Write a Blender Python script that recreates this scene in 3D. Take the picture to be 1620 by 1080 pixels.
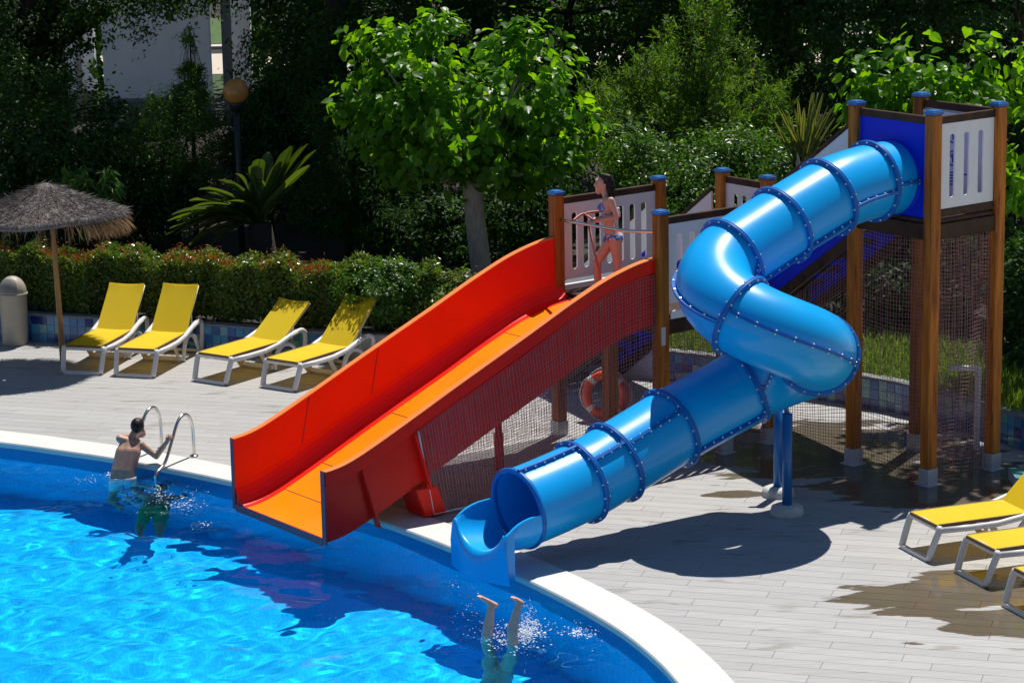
import bpy, bmesh, math, random
import numpy as np
from mathutils import Vector, Matrix
for o in list(bpy.data.objects): bpy.data.objects.remove(o, do_unlink=True)
random.seed(7); RNG = np.random.default_rng(11)
scene = bpy.context.scene
COL = scene.collection
R = math.radians

# ------------------------------------------------------------------ camera, sky, sun, exposure
FPX, PITCH, ROLL, CAM_H = 4200.0, R(12.4), 0.019, 8.38
_fwd = np.array([0, math.cos(PITCH), -math.sin(PITCH)])
_r0 = np.array([1.0, 0, 0]); _u0 = np.cross(_r0, _fwd)
_cr, _sr = math.cos(ROLL), math.sin(ROLL)
RIGHT = _cr*_r0 - _sr*_u0; UP = _cr*_u0 + _sr*_r0; EYE = np.array([0, 0, CAM_H])
cam_d = bpy.data.cameras.new('camera'); cam = bpy.data.objects.new('camera', cam_d); COL.objects.link(cam)
cam_d.sensor_width = 36.0; cam_d.lens = FPX/1620*36.0; cam_d.clip_start = 0.5; cam_d.clip_end = 600
m = Matrix.Identity(4)
for i in range(3):
    m[i][0] = RIGHT[i]; m[i][1] = UP[i]; m[i][2] = -_fwd[i]; m[i][3] = EYE[i]
cam.matrix_world = m
scene.camera = cam

SUN_AZ, SUN_EL = R(28), R(66)          # azimuth from +Y towards +X
world = bpy.data.worlds.new('World'); scene.world = world; world.use_nodes = True
wn = world.node_tree.nodes; wl = world.node_tree.links
bg = wn['Background']; bg.inputs['Strength'].default_value = 0.055
sky = wn.new('ShaderNodeTexSky'); sky.sky_type = 'NISHITA'; sky.sun_disc = False
sky.sun_elevation = SUN_EL; sky.sun_rotation = SUN_AZ; sky.air_density = 1.0; sky.dust_density = 0.1; sky.ozone_density = 4.0
wl.new(sky.outputs['Color'], bg.inputs['Color'])
sun_d = bpy.data.lights.new('sun', 'SUN'); sun = bpy.data.objects.new('sun', sun_d); COL.objects.link(sun)
sun_d.energy = 4.6; sun_d.angle = R(0.5); sun_d.color = (1.0, 0.95, 0.88)
SUNV = Vector((math.sin(SUN_AZ)*math.cos(SUN_EL), math.cos(SUN_AZ)*math.cos(SUN_EL), math.sin(SUN_EL)))
sun.rotation_euler = SUNV.to_track_quat('Z', 'Y').to_euler()
scene.view_settings.view_transform = 'Standard'; scene.view_settings.look = 'None'
scene.view_settings.exposure = 0.35; scene.view_settings.gamma = 1.0; scene.view_settings.use_curve_mapping = False
scene.render.engine = 'CYCLES'
scene.cycles.use_denoising = True
scene.cycles.max_bounces = 12; scene.cycles.transparent_max_bounces = 16
scene.cycles.diffuse_bounces = 5; scene.cycles.glossy_bounces = 4; scene.cycles.transmission_bounces = 6

# ------------------------------------------------------------------ pixel of the photograph -> point of the place
def ray(x, y): return (x-810)/FPX*RIGHT - (y-540)/FPX*UP + _fwd
def G(x, y, z=0.0):
    d = ray(x, y); return EYE + (z-CAM_H)/d[2]*d
def D(x, y, Y):
    d = ray(x, y); return EYE + Y/d[1]*d
def PX(p):
    v = np.asarray(p, float) - EYE; z = v @ _fwd
    return 810 + FPX*(v @ RIGHT)/z, 540 - FPX*(v @ UP)/z
def SC(p): return FPX/((np.asarray(p, float)-EYE) @ _fwd)

# play structure frame: origin at the foot of the far front post of the red platform
P1 = np.array([0.581, 32.55, 0]); E1 = np.array([.8, .6, 0]); E2 = np.array([.6, -.8, 0]); EZ = np.array([0, 0, 1.0])
def T(a, b, z=0.0): return P1 + a*E1 + b*E2 + z*EZ

# ------------------------------------------------------------------ helpers
ORG = {}
def wpos(o): return ORG.get(o.name, Vector((0, 0, 0)))
def tag(o, label=None, cat=None, group=None, kind=None):
    if label: o['label'] = label
    if cat: o['category'] = cat
    if group: o['group'] = group
    if kind: o['kind'] = kind
    return o
def thing(name, loc, label=None, cat=None, group=None, rotz=0.0):
    o = bpy.data.objects.new(name, None); COL.objects.link(o)
    o.location = loc; o.rotation_euler = (0, 0, rotz); o.empty_display_size = .2
    ORG[o.name] = Vector(loc)
    return tag(o, label, cat, group)
def link(name, me, parent=None, local=False):
    """links a mesh; its vertices are world coordinates unless local"""
    o = bpy.data.objects.new(name, me); COL.objects.link(o)
    if parent is not None:
        if not local:
            off = wpos(parent)
            me.transform(Matrix.Translation(-off))
            ORG[o.name] = off
        o.parent = parent
    return o
def dup(root, loc, rotz, label=None, group=None):
    r = root.copy(); COL.objects.link(r); r.location = loc; r.rotation_euler = (0, 0, rotz)
    if label: r['label'] = label
    if group: r['group'] = group
    for ch in list(root.children):
        c = ch.copy(); COL.objects.link(c); c.parent = r
        for g in list(ch.children):
            d = g.copy(); COL.objects.link(d); d.parent = c
    return r

class MB:
    def __init__(s): s.v = []; s.f = []; s.sm = []
    def add(s, vs, fs, smooth=False):
        n = len(s.v); s.v += [tuple(map(float, p)) for p in vs]
        for f in fs: s.f.append([n+i for i in f]); s.sm.append(smooth)
    def box(s, c, half, ax=None):
        c = np.asarray(c, float)
        X, Y, Z = ax if ax is not None else (np.array([1., 0, 0]), np.array([0, 1., 0]), np.array([0, 0, 1.]))
        X, Y, Z = np.asarray(X)*half[0], np.asarray(Y)*half[1], np.asarray(Z)*half[2]
        vs = [c+sx*X+sy*Y+sz*Z for sz in (-1, 1) for sy in (-1, 1) for sx in (-1, 1)]
        s.add(vs, [[0, 2, 3, 1], [4, 5, 7, 6], [0, 1, 5, 4], [2, 6, 7, 3], [0, 4, 6, 2], [1, 3, 7, 5]])
    def beam(s, p, q, w, h, up=(0, 0, 1)):
        p, q = np.asarray(p, float), np.asarray(q, float); d = q-p; L = np.linalg.norm(d); d /= L
        sd = np.cross(d, up); sd /= np.linalg.norm(sd); u = np.cross(sd, d)
        s.box((p+q)/2, (L/2, w/2, h/2), (d, sd, u))
    def prism(s, poly, off):
        """polygon (list of 3D points) extruded by vector off"""
        n = len(poly); P = [np.asarray(p, float) for p in poly]; off = np.asarray(off, float)
        s.add(P+[p+off for p in P], [list(range(n))[::-1], [n+i for i in range(n)]]+[[i, (i+1) % n, n+(i+1) % n, n+i] for i in range(n)])
    def tube(s, pts, r, n=8, cap=True, smooth=True):
        pts = [np.asarray(p, float) for p in pts]; k = len(pts)
        rs = [r]*k if np.isscalar(r) else list(r)
        vs = []; prev = None
        for i, p in enumerate(pts):
            t = pts[min(i+1, k-1)]-pts[max(i-1, 0)]; t = t/(np.linalg.norm(t)+1e-12)
            if prev is None:
                a = np.array([0, 0, 1.]) if abs(t[2]) < .9 else np.array([1., 0, 0])
                u = np.cross(a, t)
            else: u = prev-t*(prev @ t)
            u = u/(np.linalg.norm(u)+1e-12); prev = u; w = np.cross(t, u)
            for j in range(n):
                an = 2*math.pi*j/n; vs.append(p+rs[i]*(math.cos(an)*u+math.sin(an)*w))
        fs = [[i*n+j, i*n+(j+1) % n, (i+1)*n+(j+1) % n, (i+1)*n+j] for i in range(k-1) for j in range(n)]
        s.add(vs, fs, smooth)
        if cap:
            m0 = len(s.v)-len(vs)
            s.f.append([m0+j for j in range(n)][::-1]); s.sm.append(False)
            s.f.append([m0+(k-1)*n+j for j in range(n)]); s.sm.append(False)
    def lathe(s, prof, c, n=24, smooth=True, axis=None):
        """prof: list of (radius, height) about vertical axis through c"""
        c = np.asarray(c, float)
        X, Y, Z = axis if axis is not None else (np.array([1., 0, 0]), np.array([0, 1., 0]), np.array([0, 0, 1.]))
        vs = []
        for r, h in prof:
            for j in range(n):
                a = 2*math.pi*j/n; vs.append(c+r*math.cos(a)*X+r*math.sin(a)*Y+h*Z)
        fs = [[i*n+j, i*n+(j+1) % n, (i+1)*n+(j+1) % n, (i+1)*n+j] for i in range(len(prof)-1) for j in range(n)]
        s.add(vs, fs, smooth)
    def ball(s, c, r, n=8, smooth=True):
        rr = (r, r, r) if np.isscalar(r) else r
        k = max(4, n//2+1); vs = []; c = np.asarray(c, float)
        for i in range(k+1):
            a = math.pi*i/k
            for j in range(n):
                b = 2*math.pi*j/n
                vs.append(c+np.array([rr[0]*math.sin(a)*math.cos(b), rr[1]*math.sin(a)*math.sin(b), rr[2]*math.cos(a)]))
        s.add(vs, [[i*n+j, (i+1)*n+j, (i+1)*n+(j+1) % n, i*n+(j+1) % n] for i in range(k) for j in range(n)], smooth)
    def grid(s, rows, smooth=True, flip=False):
        k, n = len(rows), len(rows[0])
        f = [[i*n+j, i*n+j+1, (i+1)*n+j+1, (i+1)*n+j] for i in range(k-1) for j in range(n-1)]
        if flip: f = [q[::-1] for q in f]
        s.add([p for r in rows for p in r], f, smooth)
    def mesh(s, name, mat):
        me = bpy.data.meshes.new(name); me.from_pydata(s.v, [], s.f)
        me.polygons.foreach_set('use_smooth', s.sm)
        for mm in (mat if isinstance(mat, (list, tuple)) else [mat]): me.materials.append(mm)
        me.validate(); me.update(); return me
    def build(s, name, mat, parent=None, bevel=0, local=False, kind=None, segs=1, sharp=None):
        o = link(name, s.mesh(name, mat), parent, local)
        if bevel:
            b = o.modifiers.new('bevel', 'BEVEL'); b.width = bevel; b.segments = segs; b.limit_method = 'ANGLE'; b.angle_limit = R(40)
            b.harden_normals = False
        if kind: o['kind'] = kind
        return o

def np_mesh(name, V, F, mat, smooth=False):
    """V (n,3), F (m,k) equal-sized faces"""
    me = bpy.data.meshes.new(name); V = np.ascontiguousarray(V, np.float32); F = np.ascontiguousarray(F, np.int32)
    me.vertices.add(len(V)); me.vertices.foreach_set('co', V.ravel())
    me.loops.add(F.size); me.loops.foreach_set('vertex_index', F.ravel())
    me.polygons.add(len(F)); me.polygons.foreach_set('loop_start', np.arange(0, F.size, F.shape[1], dtype=np.int32))
    me.polygons.foreach_set('use_smooth', np.full(len(F), smooth))
    for mm in (mat if isinstance(mat, (list, tuple)) else [mat]): me.materials.append(mm)
    me.update(calc_edges=True); return me

def catmull(P, k=8):
    P = [np.asarray(p, float) for p in P]; Q = [2*P[0]-P[1]]+P+[2*P[-1]-P[-2]]; out = []
    for i in range(1, len(Q)-2):
        a, b, c, d = Q[i-1:i+3]
        for j in range(k):
            t = j/k; out.append(.5*((2*b)+(-a+c)*t+(2*a-5*b+4*c-d)*t*t+(-a+3*b-3*c+d)*t**3))
    out.append(Q[-2]); return out

# ------------------------------------------------------------------ materials
def nt(name):
    m = bpy.data.materials.new(name); m.use_nodes = True
    return m, m.node_tree.nodes, m.node_tree.links, m.node_tree.nodes['Principled BSDF']
def pbr(name, col, rough=.5, var=.12, scale=6.0, bump=0.0, bscale=40.0, coat=0.0, stretch=None, spec=.5, metal=0.0, dark=None, rvar=.1, islands=0.0, sss=0.0):
    m, N, L, P = nt(name)
    tc = N.new('ShaderNodeTexCoord'); mp = N.new('ShaderNodeMapping'); L.new(tc.outputs['Object'], mp.inputs['Vector'])
    if stretch: mp.inputs['Scale'].default_value = stretch
    no = N.new('ShaderNodeTexNoise'); no.inputs['Scale'].default_value = scale; no.inputs['Detail'].default_value = 6; no.inputs['Roughness'].default_value = .62
    L.new(mp.outputs['Vector'], no.inputs['Vector'])
    rp = N.new('ShaderNodeValToRGB'); c = np.array(col)
    d = np.array(dark) if dark is not None else c*(1-var*1.6)
    rp.color_ramp.elements[0].position = .3; rp.color_ramp.elements[1].position = .7
    rp.color_ramp.elements[0].color = (*d, 1); rp.color_ramp.elements[1].color = (*np.minimum(c*(1+var*.5), 1), 1)
    L.new(no.outputs['Fac'], rp.inputs['Fac'])
    out = rp.outputs['Color']
    hs = N.new('ShaderNodeHueSaturation'); oi = N.new('ShaderNodeObjectInfo')
    mr = N.new('ShaderNodeMapRange'); mr.inputs['To Min'].default_value = 1-var*.8; mr.inputs['To Max'].default_value = 1+var*.8
    L.new(oi.outputs['Random'], mr.inputs['Value']); L.new(mr.outputs['Result'], hs.inputs['Value']); L.new(out, hs.inputs['Color']); out = hs.outputs['Color']
    L.new(out, P.inputs['Base Color'])
    P.inputs['Metallic'].default_value = metal; P.inputs['Specular IOR Level'].default_value = spec
    P.inputs['Coat Weight'].default_value = coat; P.inputs['Coat Roughness'].default_value = .06
    if sss: P.inputs['Subsurface Weight'].default_value = sss; P.inputs['Subsurface Radius'].default_value = (.02, .008, .004)
    r2 = N.new('ShaderNodeMapRange'); r2.inputs['To Min'].default_value = max(.02, rough-rvar); r2.inputs['To Max'].default_value = min(1, rough+rvar)
    n2 = N.new('ShaderNodeTexNoise'); n2.inputs['Scale'].default_value = scale*2.3; n2.inputs['Detail'].default_value = 4
    L.new(mp.outputs['Vector'], n2.inputs['Vector']); L.new(n2.outputs['Fac'], r2.inputs['Value']); L.new(r2.outputs['Result'], P.inputs['Roughness'])
    if bump:
        n3 = N.new('ShaderNodeTexNoise'); n3.inputs['Scale'].default_value = bscale; n3.inputs['Detail'].default_value = 5
        L.new(mp.outputs['Vector'], n3.inputs['Vector'])
        b = N.new('ShaderNodeBump'); b.inputs['Strength'].default_value = bump; b.inputs['Distance'].default_value = .01
        L.new(n3.outputs['Fac'], b.inputs['Height']); L.new(b.outputs['Normal'], P.inputs['Normal'])
    return m
def wood(name, col, dark, rough=.55, sc=(14, 14, 1.1)):
    m, N, L, P = nt(name); P.inputs['Specular IOR Level'].default_value = .25
    tc = N.new('ShaderNodeTexCoord'); mp = N.new('ShaderNodeMapping'); mp.inputs['Scale'].default_value = sc
    oi = N.new('ShaderNodeObjectInfo'); cm = N.new('ShaderNodeCombineXYZ'); mu = N.new('ShaderNodeMath'); mu.operation = 'MULTIPLY'; mu.inputs[1].default_value = 37
    L.new(oi.outputs['Random'], mu.inputs[0]); L.new(mu.outputs[0], cm.inputs[0]); L.new(mu.outputs[0], cm.inputs[2])
    va = N.new('ShaderNodeVectorMath'); L.new(tc.outputs['Object'], mp.inputs['Vector']); L.new(mp.outputs['Vector'], va.inputs[0]); L.new(cm.outputs[0], va.inputs[1])
    n1 = N.new('ShaderNodeTexNoise'); n1.inputs['Scale'].default_value = 1.0; n1.inputs['Detail'].default_value = 8; n1.inputs['Roughness'].default_value = .65; n1.inputs['Distortion'].default_value = .6
    L.new(va.outputs[0], n1.inputs['Vector'])
    rp = N.new('ShaderNodeValToRGB'); e = rp.color_ramp.elements
    e[0].position = .34; e[0].color = (*dark, 1); e[1].position = .62; e[1].color = (*col, 1)
    L.new(n1.outputs['Fac'], rp.inputs['Fac'])
    # knots
    vo = N.new('ShaderNodeTexVoronoi'); vo.inputs['Scale'].default_value = 1.15; L.new(va.outputs[0], vo.inputs['Vector'])
    kr = N.new('ShaderNodeValToRGB'); kr.color_ramp.elements[0].position = .04; kr.color_ramp.elements[0].color = (.22, .18, .15, 1); kr.color_ramp.elements[1].position = .16; kr.color_ramp.elements[1].color = (1, 1, 1, 1)
    L.new(vo.outputs['Distance'], kr.inputs['Fac'])
    mx = N.new('ShaderNodeMix'); mx.data_type = 'RGBA'; mx.blend_type = 'MULTIPLY'; mx.inputs['Factor'].default_value = .9
    L.new(rp.outputs['Color'], mx.inputs[6]); L.new(kr.outputs['Color'], mx.inputs[7])
    hs = N.new('ShaderNodeHueSaturation'); mr = N.new('ShaderNodeMapRange'); mr.inputs['To Min'].default_value = .8; mr.inputs['To Max'].default_value = 1.2
    L.new(oi.outputs['Random'], mr.inputs['Value']); L.new(mr.outputs['Result'], hs.inputs['Value']); L.new(mx.outputs[2], hs.inputs['Color'])
    L.new(hs.outputs['Color'], P.inputs['Base Color']); P.inputs['Roughness'].default_value = rough
    b = N.new('ShaderNodeBump'); b.inputs['Strength'].default_value = .25; b.inputs['Distance'].default_value = .008
    L.new(n1.outputs['Fac'], b.inputs['Height']); L.new(b.outputs['Normal'], P.inputs['Normal'])
    return m
def leafmat(name, ca, cb, trans=.45, rough=.38, tcol=None, spec=.5, c3=None):
    """leaf: diffuse + gloss over light passing through; colour differs leaf by leaf"""
    m, N, L, P = nt(name)
    ge = N.new('ShaderNodeNewGeometry'); oi = N.new('ShaderNodeObjectInfo'); ad = N.new('ShaderNodeMath'); ad.operation = 'ADD'
    fr = N.new('ShaderNodeMath'); fr.operation = 'FRACT'
    L.new(ge.outputs['Random Per Island'], ad.inputs[0]); L.new(oi.outputs['Random'], ad.inputs[1]); L.new(ad.outputs[0], fr.inputs[0])
    rp = N.new('ShaderNodeValToRGB'); rp.color_ramp.elements[0].color = (*ca, 1); rp.color_ramp.elements[1].color = (*cb, 1)
    if c3 is not None:
        e = rp.color_ramp.elements.new(.93); e.color = (*cb, 1); rp.color_ramp.elements[-1].color = (*c3, 1)
    L.new(fr.outputs[0], rp.inputs['Fac'])
    L.new(rp.outputs['Color'], P.inputs['Base Color']); P.inputs['Roughness'].default_value = rough; P.inputs['Specular IOR Level'].default_value = spec
    tr = N.new('ShaderNodeBsdfTranslucent')
    gm = N.new('ShaderNodeMix'); gm.data_type = 'RGBA'; gm.blend_type = 'MULTIPLY'; gm.inputs['Factor'].default_value = 1
    L.new(rp.outputs['Color'], gm.inputs[6]); gm.inputs[7].default_value = (*(tcol or (2.6, 2.3, .7)), 1)
    L.new(gm.outputs[2], tr.inputs['Color'])
    ms = N.new('ShaderNodeMixShader'); ms.inputs['Fac'].default_value = trans
    out = N['Material Output']; L.new(P.outputs[0], ms.inputs[1]); L.new(tr.outputs[0], ms.inputs[2]); L.new(ms.outputs[0], out.inputs['Surface'])
    return m

M = {}
M['post'] = wood('stained_pine', (.54, .18, .023), (.2, .052, .008))
M['rail'] = wood('dark_stained_rail', (.075, .034, .018), (.03, .014, .009), sc=(3, 3, 3))
M['white_panel'] = pbr('white_panel_plastic', (.82, .82, .84), .4, .04)
M['blue_panel'] = pbr('deep_blue_panel', (.003, .03, .68), .5, .06, spec=.2)
M['cap'] = pbr('blue_cap_plastic', (.012, .14, .44), .35, .08)
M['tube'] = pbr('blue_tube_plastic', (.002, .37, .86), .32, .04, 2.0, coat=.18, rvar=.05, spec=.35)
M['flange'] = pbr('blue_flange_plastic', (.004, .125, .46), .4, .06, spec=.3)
M['pictogram'] = pbr('blue_print', (.03, .12, .42), .5, .05)
M['bolt'] = pbr('steel_bolt', (.7, .72, .75), .3, .05, metal=.6)
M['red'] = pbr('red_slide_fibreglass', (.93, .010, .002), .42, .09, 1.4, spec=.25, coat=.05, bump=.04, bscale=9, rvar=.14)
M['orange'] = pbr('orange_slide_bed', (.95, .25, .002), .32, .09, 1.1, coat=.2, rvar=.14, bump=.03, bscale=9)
M['orange_edge'] = pbr('orange_slide_edge', (.90, .24, .06), .35, .05)
M['net'] = pbr('net_cord', (.42, .21, .21), .8, .15)
M['galv'] = pbr('galvanised_steel', (.55, .56, .6), .45, .08, metal=.3)
M['steel'] = pbr('polished_steel', (.62, .6, .55), .22, .05, metal=1.0)
M['concrete'] = pbr('pale_concrete', (.55, .54, .52), .8, .12, 9, bump=.3)
M['white_plastic'] = pbr('white_moulded_plastic', (.66, .65, .64), .38, .05)
M['cream_plastic'] = pbr('cream_moulded_plastic', (.55, .46, .34), .45, .06)
M['yellow'] = None
M['bin'] = pbr('grey_beige_bin_plastic', (.36, .325, .27), .5, .06)
M['bin_dark'] = pbr('bin_flap', (.2, .19, .18), .5, .06)
M['bamboo'] = pbr('umbrella_pole_wood', (.38, .2, .075), .6, .2, 5, stretch=(8, 8, 1), bump=.2)
M['thatch'] = pbr('weathered_thatch', (.2, .17, .16), .9, .35, 30, bump=1.0, bscale=70)
M['straw'] = leafmat('thatch_straw', (.07, .06, .058), (.235, .205, .195), .05, .8, (1, 1, 1), c3=(.36, .31, .27))
M['straw_tan'] = leafmat('thatch_fringe_straw', (.17, .105, .055), (.36, .24, .125), .35, .7, (1.3, 1.2, 1))
M['bark'] = pbr('tree_bark', (.42, .35, .285), .9, .25, 8, bump=.8, bscale=22, stretch=(3, 3, .8))
M['bark_dark'] = pbr('dark_bark', (.022, .016, .012), .95, .3, 8, bump=.8)
M['soil'] = pbr('dark_garden_soil', (.035, .026, .018), .95, .3, 3, bump=.6)
M['coping'] = pbr('white_pool_coping', (.62, .61, .585), .6, .05, 3, bump=.08)
M['buoy'] = pbr('orange_red_lifebuoy', (.88, .09, .015), .45, .1)
M['rope'] = pbr('white_rope', (.7, .7, .68), .8, .1)
M['black'] = pbr('black_rubber', (.02, .02, .022), .6, .1)
M['lampglobe'] = None
def yellow_fabric():
    m, N, L, P = nt('yellow_sling_fabric')
    tc = N.new('ShaderNodeTexCoord'); no = N.new('ShaderNodeTexNoise'); no.inputs['Scale'].default_value = 3
    L.new(tc.outputs['Object'], no.inputs['Vector'])
    rp = N.new('ShaderNodeValToRGB'); rp.color_ramp.elements[0].color = (.90, .70, .015, 1); rp.color_ramp.elements[1].color = (.95, .77, .02, 1)
    L.new(no.outputs['Fac'], rp.inputs['Fac']); L.new(rp.outputs['Color'], P.inputs['Base Color']); P.inputs['Roughness'].default_value = .6
    wv = N.new('ShaderNodeTexChecker'); wv.inputs['Scale'].default_value = 240; L.new(tc.outputs['Object'], wv.inputs['Vector'])
    b = N.new('ShaderNodeBump'); b.inputs['Strength'].default_value = .15; b.inputs['Distance'].default_value = .002; L.new(wv.outputs['Fac'], b.inputs['Height']); L.new(b.outputs['Normal'], P.inputs['Normal'])
    tr = N.new('ShaderNodeBsdfTranslucent'); L.new(rp.outputs['Color'], tr.inputs['Color'])
    ms = N.new('ShaderNodeMixShader'); ms.inputs['Fac'].default_value = .5
    L.new(P.outputs[0], ms.inputs[1]); L.new(tr.outputs[0], ms.inputs[2]); L.new(ms.outputs[0], N['Material Output'].inputs['Surface'])
    return m
M['yellow'] = yellow_fabric()
def deckmat():
    """pale wood-look porcelain plank; wet areas darker and glossier"""
    m, N, L, P = nt('porcelain_deck')
    ge = N.new('ShaderNodeNewGeometry'); oi = N.new('ShaderNodeObjectInfo')
    rot = N.new('ShaderNodeMapping'); rot.inputs['Rotation'].default_value = (0, 0, R(17)); rot.inputs['Scale'].default_value = (1.0, 14, 1)
    L.new(ge.outputs['Position'], rot.inputs['Vector'])
    n1 = N.new('ShaderNodeTexNoise'); n1.inputs['Scale'].default_value = 1.6; n1.inputs['Detail'].default_value = 9; n1.inputs['Roughness'].default_value = .7; n1.inputs['Distortion'].default_value = .4
    L.new(rot.outputs['Vector'], n1.inputs['Vector'])
    rp = N.new('ShaderNodeValToRGB'); e = rp.color_ramp.elements
    e[0].position = .25; e[0].color = (.30, .297, .29, 1); e[1].position = .6; e[1].color = (.385, .383, .378, 1)
    L.new(n1.outputs['Fac'], rp.inputs['Fac'])
    hs = N.new('ShaderNodeHueSaturation'); mr = N.new('ShaderNodeMapRange'); mr.inputs['To Min'].default_value = .93; mr.inputs['To Max'].default_value = 1.05
    L.new(oi.outputs['Random'], mr.inputs['Value']); L.new(mr.outputs['Result'], hs.inputs['Value']); L.new(rp.outputs['Color'], hs.inputs['Color'])
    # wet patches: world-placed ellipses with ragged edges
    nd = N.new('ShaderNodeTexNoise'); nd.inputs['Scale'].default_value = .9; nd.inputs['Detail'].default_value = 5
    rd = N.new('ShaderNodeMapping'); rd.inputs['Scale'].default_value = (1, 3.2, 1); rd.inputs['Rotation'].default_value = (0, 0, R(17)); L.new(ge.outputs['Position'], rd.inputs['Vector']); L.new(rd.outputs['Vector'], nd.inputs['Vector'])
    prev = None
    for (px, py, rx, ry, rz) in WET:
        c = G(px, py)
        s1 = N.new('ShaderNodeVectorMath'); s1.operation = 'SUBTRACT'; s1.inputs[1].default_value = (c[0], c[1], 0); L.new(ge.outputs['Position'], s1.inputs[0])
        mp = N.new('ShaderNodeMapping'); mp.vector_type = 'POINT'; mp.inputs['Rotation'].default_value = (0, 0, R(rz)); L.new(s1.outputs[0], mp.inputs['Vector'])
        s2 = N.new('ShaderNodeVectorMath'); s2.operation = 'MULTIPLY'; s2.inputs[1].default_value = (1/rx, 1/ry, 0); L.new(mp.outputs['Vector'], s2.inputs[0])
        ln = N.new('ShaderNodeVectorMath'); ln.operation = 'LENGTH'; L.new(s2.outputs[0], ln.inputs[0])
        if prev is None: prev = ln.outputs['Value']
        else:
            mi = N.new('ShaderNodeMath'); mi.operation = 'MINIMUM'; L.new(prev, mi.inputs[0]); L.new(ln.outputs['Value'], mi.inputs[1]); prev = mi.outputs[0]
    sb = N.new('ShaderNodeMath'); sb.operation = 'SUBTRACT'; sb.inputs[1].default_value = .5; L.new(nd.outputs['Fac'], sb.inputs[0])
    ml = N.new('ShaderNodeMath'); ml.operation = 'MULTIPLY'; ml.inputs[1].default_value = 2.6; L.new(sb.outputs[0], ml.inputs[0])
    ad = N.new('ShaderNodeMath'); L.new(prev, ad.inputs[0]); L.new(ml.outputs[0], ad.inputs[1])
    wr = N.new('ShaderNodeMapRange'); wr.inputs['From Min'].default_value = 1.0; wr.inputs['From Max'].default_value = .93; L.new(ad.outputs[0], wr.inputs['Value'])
    # faint dried-water stains
    ns = N.new('ShaderNodeTexNoise'); ns.inputs['Scale'].default_value = 1.3; ns.inputs['Detail'].default_value = 3; L.new(rd.outputs['Vector'], ns.inputs['Vector'])
    sr = N.new('ShaderNodeMapRange'); sr.inputs['From Min'].default_value = .61; sr.inputs['From Max'].default_value = .68; sr.inputs['To Max'].default_value = .45; L.new(ns.outputs['Fac'], sr.inputs['Value'])
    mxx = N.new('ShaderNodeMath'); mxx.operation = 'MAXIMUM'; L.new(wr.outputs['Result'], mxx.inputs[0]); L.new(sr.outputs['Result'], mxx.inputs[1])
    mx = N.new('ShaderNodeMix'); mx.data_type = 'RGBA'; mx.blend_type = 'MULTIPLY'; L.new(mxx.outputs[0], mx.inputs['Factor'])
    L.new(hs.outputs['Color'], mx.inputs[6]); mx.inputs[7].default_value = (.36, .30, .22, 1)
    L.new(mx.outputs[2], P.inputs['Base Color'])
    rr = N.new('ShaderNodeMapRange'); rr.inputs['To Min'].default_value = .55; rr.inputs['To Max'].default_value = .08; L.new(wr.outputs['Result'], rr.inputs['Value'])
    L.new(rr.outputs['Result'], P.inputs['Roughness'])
    b = N.new('ShaderNodeBump'); b.inputs['Strength'].default_value = .12; b.inputs['Distance'].default_value = .004
    L.new(n1.outputs['Fac'], b.inputs['Height']); L.new(b.outputs['Normal'], P.inputs['Normal'])
    return m
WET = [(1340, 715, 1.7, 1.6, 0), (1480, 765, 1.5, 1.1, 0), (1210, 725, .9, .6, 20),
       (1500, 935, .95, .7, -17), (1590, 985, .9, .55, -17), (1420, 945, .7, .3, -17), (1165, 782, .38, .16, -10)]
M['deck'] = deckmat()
M['grout'] = pbr('deck_grout', (.29, .28, .265), .85, .1)
def poolmat():
    """pale blue pool mosaic"""
    m, N, L, P = nt('blue_pool_mosaic')
    ge = N.new('ShaderNodeNewGeometry')
    br = N.new('ShaderNodeTexBrick'); br.inputs['Scale'].default_value = 1; br.offset = 0; br.inputs['Brick Width'].default_value = .05; br.inputs['Row Height'].default_value = .05
    br.inputs['Mortar Size'].default_value = .004; br.inputs['Color1'].default_value = (.004, .475, .90, 1); br.inputs['Color2'].default_value = (.003, .425, .88, 1); br.inputs['Mortar'].default_value = (.015, .6, .92, 1)
    no = N.new('ShaderNodeTexNoise'); no.inputs['Scale'].default_value = .5; L.new(ge.outputs['Position'], no.inputs['Vector'])
    # map so that walls get their own rows
    sx = N.new('ShaderNodeSeparateXYZ'); L.new(ge.outputs['Position'], sx.inputs[0])
    ad = N.new('ShaderNodeMath'); L.new(sx.outputs[1], ad.inputs[0]); L.new(sx.outputs[2], ad.inputs[1])
    cb = N.new('ShaderNodeCombineXYZ'); L.new(sx.outputs[0], cb.inputs[0]); L.new(ad.outputs[0], cb.inputs[1]); L.new(cb.outputs[0], br.inputs['Vector'])
    L.new(br.outputs['Color'], P.inputs['Base Color']); P.inputs['Roughness'].default_value = .4
    return m
M['pool'] = poolmat()
M['poolwall'] = pbr('pool_waterline_tile', (.025, .17, .42), .35, .15, 12, stretch=(.3, .3, 30))
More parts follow.
